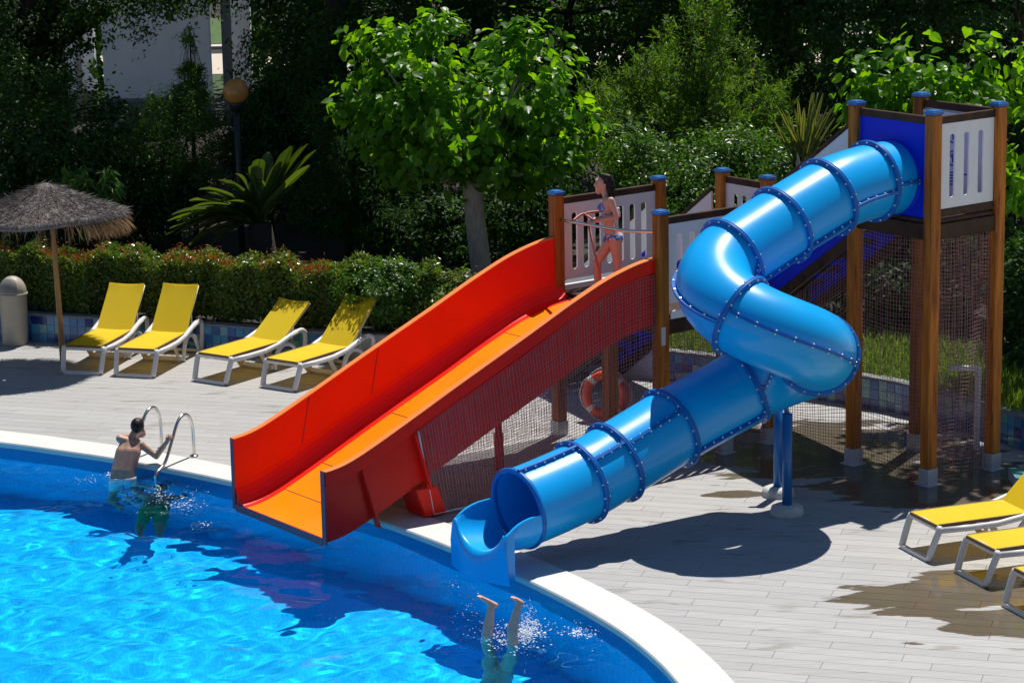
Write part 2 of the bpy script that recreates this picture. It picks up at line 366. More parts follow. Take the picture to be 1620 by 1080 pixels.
def watermat():
    m, N, L, P = nt('pool_water')
    N.remove(P); out = N['Material Output']
    if WATER_MODE == 'glass':
        g = N.new('ShaderNodeBsdfGlass'); g.inputs['IOR'].default_value = 1.15; g.inputs['Roughness'].default_value = 0.0; g.inputs['Color'].default_value = (.5, .93, 1, 1)
        L.new(g.outputs[0], out.inputs['Surface'])
    else:
        fz = N.new('ShaderNodeFresnel'); fz.inputs['IOR'].default_value = 1.33
        t = N.new('ShaderNodeBsdfTransparent'); t.inputs['Color'].default_value = (.6, .9, 1, 1)
        g = N.new('ShaderNodeBsdfGlossy'); g.inputs['Roughness'].default_value = .02
        ms = N.new('ShaderNodeMixShader'); L.new(fz.outputs[0], ms.inputs['Fac']); L.new(t.outputs[0], ms.inputs[1]); L.new(g.outputs[0], ms.inputs[2]); L.new(ms.outputs[0], out.inputs['Surface'])
    return m
WATER_MODE = 'glass'
M['water'] = watermat()
TILES = [(.02, .11, .30), (.05, .28, .48), (.10, .33, .34), (.015, .03, .19), (.06, .20, .40), (.16, .36, .40), (.03, .14, .40)]
for i, c in enumerate(TILES): M['tile%d' % i] = pbr('glazed_tile_%d' % i, c, .2, .08, 10, coat=.3)
M['tile_grout'] = pbr('tile_grout', (.4, .46, .5), .8, .1)
M['skin'] = pbr('tanned_skin', (.64, .34, .25), .45, .08, 9, sss=.12)
M['skin_pale'] = pbr('fair_skin', (.48, .27, .19), .5, .08, 9, sss=.12)
M['hair'] = pbr('dark_hair', (.014, .008, .006), .45, spec=.3, var=.2, scale=30, bump=.6, bscale=60, stretch=(1, 1, .2)) if True else pbr('dark_hair', (.018, .01, .008), .35, .2, 30, bump=.6, bscale=60, stretch=(1, 1, .2))
M['plaster'] = pbr('white_plaster', (.84, .86, .92), .85, .06, 2, bump=.1)
M['plinth'] = pbr('grey_plinth', (.2, .21, .22), .85, .1, 2)
M['foam'] = pbr('white_water_foam', (.85, .88, .9), .25, .02)
def printmat(name, cols, scale):
    m, N, L, P = nt(name); tc = N.new('ShaderNodeTexCoord'); vo = N.new('ShaderNodeTexVoronoi'); vo.inputs['Scale'].default_value = scale
    L.new(tc.outputs['Object'], vo.inputs['Vector']); sp = N.new('ShaderNodeSeparateColor'); L.new(vo.outputs['Color'], sp.inputs[0])
    rp = N.new('ShaderNodeValToRGB'); rp.color_ramp.interpolation = 'CONSTANT'; e = rp.color_ramp.elements
    e[0].color = (*cols[0], 1); e[1].color = (*cols[1], 1); e[1].position = 1/len(cols)
    for i, c in enumerate(cols[2:], 2): q = e.new(i/len(cols)); q.color = (*c, 1)
    L.new(sp.outputs[0], rp.inputs['Fac']); L.new(rp.outputs['Color'], P.inputs['Base Color']); P.inputs['Roughness'].default_value = .7
    return m
M['bikini'] = printmat('floral_bikini_print', [(.05, .2, .55), (.04, .35, .6), (.6, .04, .2), (.06, .15, .5), (.7, .6, .6)], 42)
M['shorts'] = pbr('pale_swim_shorts', (.5, .65, .7), .7, .1)
M['green_shorts'] = pbr('green_swim_shorts', (.03, .3, .12), .7, .1)
def globemat():
    m, N, L, P = nt('amber_lamp_glass')
    P.inputs['Base Color'].default_value = (.78, .40, .11, 1); P.inputs['Roughness'].default_value = .08; P.inputs['Coat Weight'].default_value = .6
    tr = N.new('ShaderNodeBsdfTranslucent'); tr.inputs['Color'].default_value = (.75, .36, .07, 1); ms = N.new('ShaderNodeMixShader'); ms.inputs['Fac'].default_value = .5
    L.new(P.outputs[0], ms.inputs[1]); L.new(tr.outputs[0], ms.inputs[2]); L.new(ms.outputs[0], N['Material Output'].inputs['Surface'])
    return m
M['globe'] = globemat()
# leaves
M['lf_mulberry'] = leafmat('mulberry_leaf', (.034, .12, .006), (.095, .225, .010), .55, .36, (3.4, 2.8, .45), spec=.35)
M['lf_dark'] = leafmat('dark_evergreen_leaf', (.012, .048, .007), (.034, .095, .015), .34, .55, spec=.3)
M['lf_mid'] = leafmat('shrub_leaf', (.025, .085, .008), (.07, .155, .018), .42, .35)
M['lf_hedge'] = leafmat('hedge_leaf', (.028, .075, .008), (.11, .18, .02), .38, .24, c3=(.16, .09, .02))
M['lf_red'] = leafmat('young_red_leaf', (.22, .045, .012), (.3, .13, .02), .45, .35, (1.8, 1.4, 1))
M['lf_conifer'] = leafmat('conifer_spray', (.035, .11, .008), (.10, .19, .016), .5, .5)
M['lf_sword'] = leafmat('sword_leaf', (.08, .11, .025), (.16, .2, .05), .35, .4, (1.8, 1.6, .7))
M['lf_cycad'] = leafmat('cycad_leaf', (.025, .055, .01), (.055, .10, .015), .4, .3, (2.6, 2.2, .6))
M['grass'] = leafmat('grass_blade', (.05, .12, .015), (.14, .22, .04), .45, .45, (2, 1.8, .7))
M['lawn'] = pbr('lawn_ground', (.05, .10, .02), .9, .3, 5)
M['path'] = pbr('pale_path', (.5, .44, .36), .85, .1)

# ------------------------------------------------------------------ pool, ground, deck
WATER_Z = -0.13
POOL_EDGE = catmull([(-14, 34.6, 0), (-11, 34.25, 0), (-8.4, 33.55, 0), (-6.53, 32.72, 0), (-5.66, 32.24, 0), (-4.79, 31.71, 0), (-3.47, 30.72, 0), (-2.4, 29.75, 0), (-1.54, 28.85, 0),
                     (-.8, 27.9, 0), (-.11, 26.89, 0), (.32, 26.2, 0), (.77, 25.37, 0), (1.15, 24.5, 0), (1.46, 23.45, 0), (1.66, 22.2, 0), (1.74, 20.5, 0), (1.6, 17.5, 0)], 6)
POOL_EDGE = np.array(POOL_EDGE)
def offset_curve(C, d):
    t = np.gradient(C, axis=0); n = np.stack([-t[:, 1], t[:, 0], 0*t[:, 0]], 1); n /= np.linalg.norm(n, axis=1)[:, None]
    return C+n*d            # positive: away from the water (the curve runs left to right, deck on its left)
def pool_poly(d):
    C = offset_curve(POOL_EDGE, d)
    return np.vstack([C[:, :2], [[-14, 17.5]]])
def inside(poly, x, y):
    x, y = np.asarray(x, float), np.asarray(y, float); r = np.zeros(x.shape, bool); n = len(poly)
    for i in range(n):
        x0, y0 = poly[i]; x1, y1 = poly[(i+1) % n]
        if y0 == y1: continue
        c = ((y0 > y) != (y1 > y)) & (x < (x1-x0)*(y-y0)/(y1-y0)+x0); r ^= c
    return r
WALL = np.array(catmull([(-11, 40.0, 0), (-9.5, 39.55, 0), (-7.6, 38.92, 0), (-4.71, 37.9, 0), (-2.81, 37.12, 0), (0, 36.35, 0), (2.34, 35.3, 0), (4.45, 33.8, 0), (5.11, 33.15, 0),
                         (5.75, 32.2, 0), (6.2, 31.4, 0), (6.75, 30.3, 0), (7.4, 29.0, 0)], 8))
def wall_y(x): return np.interp(x, WALL[:, 0], WALL[:, 1])

def fill_with_hole(name, outer, hole, z, mat):
    bm = bmesh.new(); es = []
    for loop in (outer, hole):
        vs = [bm.verts.new((p[0], p[1], z)) for p in loop]
        for i in range(len(vs)): es.append(bm.edges.new((vs[i], vs[(i+1) % len(vs)])))
    bmesh.ops.triangle_fill(bm, use_beauty=True, use_dissolve=False, edges=es)
    bmesh.ops.recalc_face_normals(bm, faces=bm.faces)
    for f in bm.faces:
        if f.normal.z < 0: f.normal_flip()
    me = bpy.data.meshes.new(name); bm.to_mesh(me); bm.free(); me.materials.append(mat)
    return link(name, me)
deck = tag(fill_with_hole('pool_deck', [(-70, -6), (70, -6), (70, 160), (-70, 160)], pool_poly(.02), -.02, M['grout']), kind='structure')

# basin: waterline tile band, wall, floor
mb = MB(); C = POOL_EDGE
for z0, z1 in ((-.05, -.34),):
    mb.grid([[(*p[:2], z0) for p in C], [(*p[:2], z1) for p in C]], smooth=True)
band = tag(mb.build('pool_waterline_band', M['poolwall']), kind='structure')
mb = MB(); mb.grid([[(*p[:2], -.34) for p in C], [(*p[:2], -1.4) for p in C]], smooth=True)
pp = pool_poly(0)
mb.add([(x, y, -1.4) for x, y in pp], [list(range(len(pp)))[::-1]])
basin = tag(mb.build('pool_basin', M['pool']), kind='structure')
# coping
mb = MB(); prof = [(-.03, -.055), (-.03, -.002), (-.018, .014), (.47, .014), (.485, .004), (.485, -.05)]
rows = [[(*q[:2], z) for q in offset_curve(POOL_EDGE, d)] for d, z in prof]
mb.grid(rows, smooth=False)
mb.grid([rows[-1], rows[0]], smooth=False)
coping = tag(mb.build('pool_coping', M['coping']), kind='structure')
# water surface with real ripples
def ripples(x, y):
    rg = np.random.default_rng(5); z = np.zeros_like(x)
    for i in range(46):
        lam = .17*(1.07**i); a = rg.uniform(0, 2*np.pi); a = a*.55+(.3 if i % 2 else 2.6)
        k = 2*np.pi/lam; ph = rg.uniform(0, 6.28)
        wx = x+.06*lam*np.sin(y*k*.31+ph); wy = y+.06*lam*np.sin(x*k*.27+1.7*ph)
        z += .0031*lam**1.1*np.sin(k*(wx*np.cos(a)+wy*np.sin(a))+ph)
    return z
st = .033
gx, gy = np.meshgrid(np.arange(-9.2, 2.0, st), np.arange(21.2, 34.3, st), indexing='xy')
ok = inside(pool_poly(.03), gx, gy)
px_, py_ = np.array([PX((a, b, WATER_Z)) for a, b in ((-9.2, 21.2), (2.0, 34.3))]).T
gz = WATER_Z+ripples(gx, gy)
for cx, cy, am in ((-.2, 24.75, .010), (-4.35, 30.3, .006), (-4.8, 31.3, .005)):   # rings round the swimmers
    r_ = np.hypot(gx-cx, gy-cy); gz += am*np.cos(r_*2*np.pi/.34)*np.exp(-r_*1.6)*np.clip(r_*3, 0, 1)
nx = gx.shape[1]; idx = np.arange(gx.size).reshape(gx.shape)
cell = ok[:-1, :-1] & ok[1:, :-1] & ok[:-1, 1:] & ok[1:, 1:]
F = np.stack([idx[:-1, :-1], idx[:-1, 1:], idx[1:, 1:], idx[1:, :-1]], -1)[cell]
used = np.unique(F); remap = np.zeros(gx.size, np.int32); remap[used] = np.arange(len(used))
V = np.stack([gx.ravel(), gy.ravel(), gz.ravel()], 1)[used]
water = tag(link('pool_water', np_mesh('pool_water', V, remap[F], M['water'], True)), kind='structure')
if WATER_MODE == 'glass':
    sun_d.cycles.is_caustics_light = True; water.cycles.is_caustics_caster = True
    for o in (basin, band): o.cycles.is_caustics_receiver = True

# deck planks
TH = R(-17); du = np.array([math.cos(TH), math.sin(TH)]); dv = np.array([-du[1], du[0]])
PW, PLN = .2, 1.5
pm = pool_poly(.22)
def is_deck(P):
    return ~inside(pm, P[..., 0], P[..., 1]) & (P[..., 1] < wall_y(P[..., 0])+.02)
def plank_mesh(q):
    q = [np.array([*p, 0.0]) for p in q]; c = sum(q)/len(q); g = .0014
    cen = c.copy(); top = []
    e0 = np.array([*du, 0]); e1 = np.array([*dv, 0])
    for p in q:
        d = p-c; top.append(p-e0*np.sign(d @ e0)*g-e1*np.sign(d @ e1)*g)
    out = [p+np.array([0, 0, -.019]) for p in top]; top = [t-(t-c)*0 for t in top]
    inn = [t-e0*np.sign((t-c) @ e0)*.002-e1*np.sign((t-c) @ e1)*.002 for t in top]
    low = [t+np.array([0, 0, -.003]) for t in top]
    b = MB(); n = len(q); vs = inn+low+out
    b.add(vs, [list(range(n))]+[[n+i, n+(i+1) % n, (i+1) % n, i] for i in range(n)]+[[2*n+i, 2*n+(i+1) % n, n+(i+1) % n, n+i] for i in range(n)])
    return b, cen
cands = []
vmin, vmax = 5, 46
for row in range(int(vmin/PW), int(vmax/PW)):
    v0 = row*PW; off = (row*.618 % 1)*PLN+.2*math.sin(row*1.7)
    for k in range(-22, 22):
        u0 = k*PLN+off
        c = du*(u0+PLN/2)+dv*(v0+PW/2)
        if not (14 < c[1] < 42 and -20 < c[0] < 22): continue
        x, y = PX((*c, 0))
        if not (-900 < x < 2700 and 380 < y < 1900): continue
        us = u0+np.linspace(0, PLN, 25)
        A = us[:, None]*du+v0*dv; B = us[:, None]*du+(v0+PW)*dv
        ma, mb_ = is_deck(A), is_deck(B)
        if not (ma.any() or mb_.any()): continue
        if ma.all() and mb_.all(): q = [A[0], A[-1], B[-1], B[0]]; full = True
        else:
            full = False
            def span(m, P): i = np.where(m)[0]; return (P[i[0]], P[i[-1]]) if len(i) else None
            sa, sb = span(ma, A), span(mb_, B)
            if sa is None or sb is None: continue
            if np.linalg.norm(sa[0]-sa[1]) < .08 or np.linalg.norm(sb[0]-sb[1]) < .08: continue
            q = [sa[0], sa[1], sb[1], sb[0]]
        cands.append((SC((*c, 0)), q, full, x, y))
vis = [c for c in cands if -30 < c[3] < 1650 and c[4] < 1100]
rest = [c for c in cands if not (-30 < c[3] < 1650 and c[4] < 1100)]
vis.sort(key=lambda c: -c[0])
shared = None
for i, (s, q, full, x, y) in enumerate(vis[:298]):
    if full and shared is not None:
        o = bpy.data.objects.new('deck_plank', shared[0]); COL.objects.link(o); o.parent = deck
        o.location = Vector((*(q[0]-shared[1]), 0))
    else:
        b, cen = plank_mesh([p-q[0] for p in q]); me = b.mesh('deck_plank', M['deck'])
        o = bpy.data.objects.new('deck_plank', me); COL.objects.link(o); o.parent = deck; o.location = (*q[0], 0)
        if full and shared is None: shared = (me, np.zeros(2))
b = MB()
for s, q, full, x, y in vis[298:]+rest:
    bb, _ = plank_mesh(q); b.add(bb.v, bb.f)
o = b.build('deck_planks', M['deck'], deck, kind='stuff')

# garden ground behind the tiled wall
gp = [(x, y) for x, y in offset_curve(WALL, .1)[:, :2]]
mb = MB(); xs = np.array([p[0] for p in gp])
far = [(p[0]*3.2, 150) for p in gp]
rows = []
for k in range(24):
    t = (k/23)**2.0
    rows.append([(p[0]+(f[0]-p[0])*t, p[1]+(f[1]-p[1])*t, .33+.0*t) for p, f in zip(gp, far)])
mb.grid(rows, smooth=True)
tag(mb.build('garden_ground', M['soil']), kind='structure')

# tiled planter wall
wt = thing('planter_wall', (float(WALL[40][0]), float(WALL[40][1]), 0), 'low planter wall faced with blue and green glazed tiles below the hedge', 'wall')
for nm, d0, d1, z0, z1, mt in (('wall_core', .012, .15, -.01, .40, 'tile_grout'), ('wall_cap', -.004, .17, .402, .42, 'plinth')):
    mb = MB(); r4 = [offset_curve(WALL, d0), offset_curve(WALL, d1)]
    rows = [[(*p[:2], z0) for p in r4[0]], [(*p[:2], z1) for p in r4[0]], [(*p[:2], z1) for p in r4[1]], [(*p[:2], z0) for p in r4[1]]]
    mb.grid(rows, smooth=False); mb.build(nm, M[mt], wt)
seg = np.linalg.norm(np.diff(WALL, axis=0), axis=1); cum = np.concatenate([[0], np.cumsum(seg)])
tb = MB(); tb.box((0, 0, 0), (.0605, .005, .0605)); tile_me = {}
for i in range(len(TILES)):
    me = tb.mesh('tile', M['tile%d' % i]); tile_me[i] = me
ntile = 0; pick = np.random.default_rng(3)
for s in np.arange(.06, cum[-1], .13):
    p = np.array([np.interp(s, cum, WALL[:, j]) for j in range(3)]); q = np.array([np.interp(s+.02, cum, WALL[:, j]) for j in range(3)])
    x, y = PX(p)
    if x < -160 or x > 1640 or 545 < x < 1060: continue
    d = q-p; ang = math.atan2(d[1], d[0])
    for r_ in range(3):
        o = bpy.data.objects.new('tile', tile_me[int(pick.integers(len(TILES)))]); COL.objects.link(o); o.parent = wt
        pos = p+np.array([math.sin(ang), -math.cos(ang), 0])*(-.009)*(-1)*.0
        o.location = Vector((pos[0], pos[1], .068+.13*r_))-wpos(wt); o.rotation_euler = (0, 0, ang); ntile += 1
print('tiles', ntile, 'planks', len(vis), len(rest))

# ------------------------------------------------------------------ wooden play tower
FLOOR, TFLOOR, PT, TT = 1.86, 3.13, 3.08, 4.34
tw = thing('play_tower', T(1.2, 1.2), 'tall wooden play tower with netted posts, white slatted railings, two stairs and blue post caps', 'play tower')
PS = .074
def post(a, b, top, z0=0.0, foot=True, cap=True, half=PS):
    mb = MB(); mb.box(T(a, b, (top+z0+.2)/2 if foot else (top+z0)/2), (half, half, (top-z0-(.2 if foot else 0))/2), (E1, E2, EZ))
    p = mb.build('post', M['post'], tw, bevel=.012)
    if cap:
        mb = MB(); h = half+.007
        mb.box(T(a, b, top+.018), (h, h, .018), (E1, E2, EZ))
        mb.box(T(a, b, top+.042), (h*.8, h*.8, .008), (E1, E2, EZ))
        mb.build('cap', M['cap'], p, bevel=.004, segs=2)
    if foot:
        mb = MB(); mb.box(T(a, b, .1), (half+.006, half+.006, .1), (E1, E2, EZ)); mb.box(T(a, b, .006), (half+.04, half+.04, .006), (E1, E2, EZ))
        mb.build('post_shoe', M['galv'], p, bevel=.004)
    return p
TA0, TA1, TB0, TB1 = 1.816, 2.885, 3.416, 4.656
for a, b in ((TA0, TB0), (TA0, TB1), (TA1, TB1), (TA1, TB0)): post(a, b, TT)
for a, b in ((0, 0), (0, 2.0), (1.66, 0), (2.68, .08), (2.7, .92)): post(a, b, PT)
for a, b in ((0.02, 1.0), (1.75, 2.0), (1.0, 2.0)): post(a, b, FLOOR-.12, cap=False)
def bx(name, a0, a1, b0, b1, z0, z1, mat, bevel=.006, parent=None):
    mb = MB(); mb.box(T((a0+a1)/2, (b0+b1)/2, (z0+z1)/2), (abs(a1-a0)/2, abs(b1-b0)/2, abs(z1-z0)/2), (E1, E2, EZ))
    return mb.build(name, M[mat], parent or tw, bevel=bevel)
def slat_panel(p, q, z0, z1, nslot, name='slat_panel', mt='white_panel'):
    """white board between points p and q (a,b) with upright slots cut through, rounded ends"""
    p, q = np.array(p, float), np.array(q, float); L = np.linalg.norm(q-p); d = (q-p)/L
    bm = bmesh.new(); sw, mg = .085, .10
    outer = [(0, z0), (L, z0), (L, z1), (0, z1)]
    loops = [outer]
    if nslot:
        pitch = (L-2*mg)/nslot
        for i in range(nslot):
            c = mg+pitch*(i+.5); h = sw/2; r_ = .03; lo, hi = z0+.12, z1-.13
            pts = []
            for cx, cz, a0 in ((c+h-r_, lo+r_, -90), (c+h-r_, hi-r_, 0), (c-h+r_, hi-r_, 90), (c-h+r_, lo+r_, 180)):
                for k in range(4): an = R(a0+k*30); pts.append((cx+r_*math.cos(an), cz+r_*math.sin(an)))
            loops.append(pts)
    es = []; nn = np.array([-d[1], d[0]])
    for lp in loops:
        vs = [bm.verts.new(T(*(p+d*s), z)) for s, z in lp]
        for i in range(len(vs)): es.append(bm.edges.new((vs[i], vs[(i+1) % len(vs)])))
    bmesh.ops.triangle_fill(bm, use_beauty=True, edges=es)
    r = bmesh.ops.extrude_face_region(bm, geom=bm.faces[:])
    nv = [g for g in r['geom'] if isinstance(g, bmesh.types.BMVert)]
    off = Vector(T(*nn)-T(0, 0))*.022
    bmesh.ops.translate(bm, verts=nv, vec=off); bmesh.ops.recalc_face_normals(bm, faces=bm.faces[:])
    me = bpy.data.meshes.new(name); bm.to_mesh(me); bm.free(); me.materials.append(M[mt])
    return link(name, me, tw)
def rail(p, q, z, name='top_rail', w=.05, h=.09, mt='rail'):
    mb = MB(); mb.beam(T(*p, z), T(*q, z), w, h); return mb.build(name, M[mt], tw, bevel=.006)
g = PS
# tower platform
bx('platform_floor', TA0-.03, TA1+.03, TB0-.03, TB1+.03, TFLOOR-.05, TFLOOR, 'rail')
for nm, a0, a1, b0, b1 in (('beam', TA0+g, TA1-g, TB1-.02, TB1+.05), ('beam', TA0-.05, TA0+.02, TB0+g, TB1-g), ('beam', TA1-.02, TA1+.05, TB0+g, TB1-g), ('beam', TA0+g, TA1-g, TB0-.05, TB0+.02)):
    bx(nm, a0, a1, b0, b1, TFLOOR-.24, TFLOOR-.055, 'rail')
slat_panel((TA0+g+.01, TB1-.01), (TA1-g-.01, TB1-.01), TFLOOR+.11, TT-.12, 3)
slat_panel((TA1-.01, TB1-g), (TA1-.01, TB0+g), TFLOOR+.11, TT-.12, 4)
rail((TA0+g, TB1), (TA1-g, TB1), TT-.075); rail((TA0+g, TB1), (TA1-g, TB1), TFLOOR+.06)
rail((TA1, TB1-g), (TA1, TB0+g), TT-.075)
rail((TA0, TB0+g), (TA0, TB1-g), TT-.075)
# blue entry panel with the round opening the tube leaves from
TUBE_R = .5; TCB = (TB0+TB1)/2; TCZ = 3.56
bm = bmesh.new(); es = []
lo, hi = TFLOOR+.005, TT-.12
vs = [bm.verts.new(T(TA0-.01, b, z)) for b, z in ((TB0+g, lo-.03), (TB1-g, lo-.03), (TB1-g, hi), (TB0+g, hi))]
es += [bm.edges.new((vs[i], vs[(i+1) % 4])) for i in range(4)]
vs = [bm.verts.new(T(TA0-.01, TCB+.38*math.cos(2*math.pi*i/40), TCZ+.02+.36*math.sin(2*math.pi*i/40))) for i in range(40)]
es += [bm.edges.new((vs[i], vs[(i+1) % 40])) for i in range(40)]
bmesh.ops.triangle_fill(bm, use_beauty=True, edges=es)
r = bmesh.ops.extrude_face_region(bm, geom=bm.faces[:]); bmesh.ops.translate(bm, verts=[v for v in r['geom'] if isinstance(v, bmesh.types.BMVert)], vec=Vector(E1*.025))
bmesh.ops.recalc_face_normals(bm, faces=bm.faces[:]); me = bpy.data.meshes.new('entry_panel'); bm.to_mesh(me); bm.free(); me.materials.append(M['blue_panel']); link('entry_panel', me, tw)
# board with blue pictograms on the inside of the far railing
mb = MB(); mb.box(T(TA1-.035, (TB0+TB1)/2-.1, TFLOOR+.55), (.008, .50, .52), (E1, E2, EZ)); ib = mb.build('info_board', M['white_panel'], tw, bevel=.003)
for k, (db, dz) in enumerate(((-.2, .22), (.05, .25), (.05, -.02), (-.2, .0))):
    mb = MB(); c_ = T(TA1-.046, (TB0+TB1)/2-.1+db, TFLOOR+.55+dz)
    mb.tube([c_+.085*(math.cos(t)*E2+math.sin(t)*EZ) for t in np.linspace(0, 2*math.pi, 25)], .009, 5, cap=False); mb.tube([c_+.05*(-E2+EZ), c_+.05*(E2-EZ)], .008, 5); mb.tube([c_-.05*EZ, c_+.06*EZ], .008, 5)
    mb.build('pictogram', M['pictogram'], ib)
for k in range(5):
    mb = MB(); mb.box(T(TA1-.046, (TB0+TB1)/2-.1-.05*(k % 2), TFLOOR+.36-.035*k), (.002, .28-.05*(k % 3), .009), (E1, E2, EZ)); mb.build('text_line', M['pictogram'], ib)
# low platform and landing
bx('platform_floor', .02, 1.72, .0, 2.02, FLOOR-.05, FLOOR, 'rail'); bx('landing_floor', 1.72, 2.75, .02, 1.66, FLOOR-.052, FLOOR-.002, 'rail')
bx('floor_edge', .02+g, 1.6, -.06, -.015, FLOOR-.03, FLOOR+.06, 'white_panel'); bx('floor_edge', .1, 1.72, 2.04, 2.08, FLOOR-.05, FLOOR+.05, 'white_panel')
for a0, a1, b0, b1 in ((.0+g, 1.66, -.04, .03), (.06, 1.75, 1.97, 2.035), (-.03, .03, .08, 1.92), (1.66, 2.66, .03, .1), (2.64, 2.72, .1, 1.6)):
    bx('beam', a0, a1, b0, b1, FLOOR-.24, FLOOR-.055, 'rail')
slat_panel((g, 0.0), (1.66-g, 0.0), FLOOR+.13, PT-.13, 7); rail((g, 0), (1.66-g, 0), PT-.09)
slat_panel((g, 2.0), (1.66, 2.0), FLOOR+.13, PT-.13, 7); rail((g, 2.0), (1.7, 2.0), PT-.09)
slat_panel((2.69, .08+g), (2.69, .92-g), FLOOR+.13, PT-.13, 3); rail((2.69, .08+g), (2.69, .92-g), PT-.09)
# stairs: (b at the top, a0, a1, top height, run towards -b)
def stair(a0, a1, btop, ztop, zbot, slope, near):
    n = int(round((ztop-zbot)/.2)); run = (ztop-zbot)/slope
    def ln(a, db, z): return T(a, btop-db, z)
    for side, a in ((0, a0), (1, a1)):
        s = -1 if side == 0 else 1
        def par(z_lo, z_hi, th, mt, nm, x0=0.0, x1=run, d=0.0):
            mb = MB(); A = a+s*d
            mb.prism([ln(A, x0, ztop+z_lo-slope*x0), ln(A, x1, ztop+z_lo-slope*x1), ln(A, x1, ztop+z_hi-slope*x1), ln(A, x0, ztop+z_hi-slope*x0)], E1*s*th)
            return mb.build(nm, M[mt], tw, bevel=.004)
        par(-.48, -.33, .05, 'rail', 'stringer'); par(-.325, .40, .03, 'blue_panel', 'stair_side_panel'); par(.41, .96, .028, 'white_panel', 'stair_parapet')
        par(.963, 1.02, .05, 'rail', 'stair_rail', d=-.012)
    for i in range(n):
        z = ztop-(i+1)*(ztop-zbot)/(n); x = run*(i+.5)/n
        mb = MB(); mb.box(ln((a0+a1)/2, x+.06, z+.0), ((a1-a0)/2-.005, run/n*.55, .02), (E1, E2, EZ)); mb.build('tread', M['rail'], tw, bevel=.004)
stair(TA0+.02, TA1-.02, TB0-g, TFLOOR, FLOOR, .70, True)
stair(1.68, 2.62, -g, FLOOR, .0, .71, False)
# nets
def netting(parent, name, cornerfn, nu, nv, r=.0034, wav=.0):
    """cornerfn(u, v) -> point; cords along both directions"""
    mb = MB(); rg = random.Random(3)
    def cord(pts):
        n = 3; vs = []
        for i, p in enumerate(pts):
            for j in range(n):
                an = 2*math.pi*j/n; vs.append(p+np.array([r*math.cos(an), 0, r*math.sin(an)]) if abs((pts[-1]-pts[0])[2]) < .5*np.linalg.norm(pts[-1]-pts[0]) else p+np.array([r*math.cos(an), r*math.sin(an), 0]))
        mb.add(vs, [[i*n+j, i*n+(j+1) % n, (i+1)*n+(j+1) % n, (i+1)*n+j] for i in range(len(pts)-1) for j in range(n)], True)
    K = 14
    for i in range(nu+1):
        j_ = rg.uniform(-.25, .25)/nu*wav
        cord([cornerfn(min(1, max(0, i/nu+j_*math.sin(6*k/K+i))), k/K) for k in range(K+1)])
    for i in range(nv+1):
        j_ = rg.uniform(-.25, .25)/nv*wav
        cord([cornerfn(k/K, min(1, max(0, i/nv+j_*math.sin(5*k/K+i*.7)))) for k in range(K+1)])
    return mb.build(name, M['net'], parent)
def rect_net(a0, b0, a1, b1, z0, z1, parent=tw, cell=.045, sag=.02, ztop2=None):
    p, q = np.array([a0, b0]), np.array([a1, b1]); L = np.linalg.norm(q-p); n = np.array([-(q-p)[1], (q-p)[0]])/L
    def fn(u, v):
        s = sag*math.sin(math.pi*u)*math.sin(math.pi*v)*(1+.6*math.sin(9*u+5*v))
        zt = z1 if ztop2 is None else z1+(ztop2-z1)*u
        c = p+(q-p)*u+n*s
        return T(*c, z0+(zt-z0)*v+.012*math.sin(7*u+2*v))
    netting(parent, 'net', fn, max(3, int(L/cell)), int((max(z1, ztop2 or z1)-z0)/cell), wav=.9)
rect_net(TA0, TB0+g, TA0, TB1-g, .03, TFLOOR-.25); rect_net(TA0+g, TB1, TA1-g, TB1, .03, TFLOOR-.25)
rect_net(TA1, TB1-g, TA1, TB0+g, .03, TFLOOR-.25); rect_net(TA0+.02, TB0-g-1.75, TA0+.02, TB0-g, .05, FLOOR-.5, ztop2=TFLOOR-.52)
rect_net(.06, 2.02, 1.7, 2.02, .05, FLOOR-.25); rect_net(1.66, .1, 1.66, 1.9, .05, FLOOR-.25)
M['pink_rail'] = pbr('faded_red_rail', (.42, .10, .075), .45, .1)
# handrail bar over the slide mouth, with the upright strut and the moulded grip
mb = MB(); mb.tube(catmull([T(.02, .06, 2.76), T(-.1, .5, 2.80), T(-.12, 1.2, 2.82), T(-.1, 1.55, 2.83), T(.0, 1.93, 2.86)], 5), .021, 8); mb.build('bar', M['steel'], tw)
mb = MB(); mb.tube([T(-.11, .78, 2.80), T(-.02, .98, FLOOR+.02)], .015, 8); mb.build('strut', M['pink_rail'], tw)
mb = MB(); mb.tube(catmull([T(-.1, .45, 2.81), T(.06, .42, 2.87), T(.25, .44, 2.885), T(.5, .5, 2.88)], 5), .016, 8)
mb.tube(catmull([T(.1, .42, 2.88), T(.12, .6, 2.81)], 3), .014, 8); mb.build('grip', M['pink_rail'], tw)
# plate screwed on the near slide post
mb = MB(); mb.box(T(-.03, 2.0+PS+.004, 1.62), (.03, .004, .11), (E1, E2, EZ)); mb.build('name_plate', M['galv'], tw)

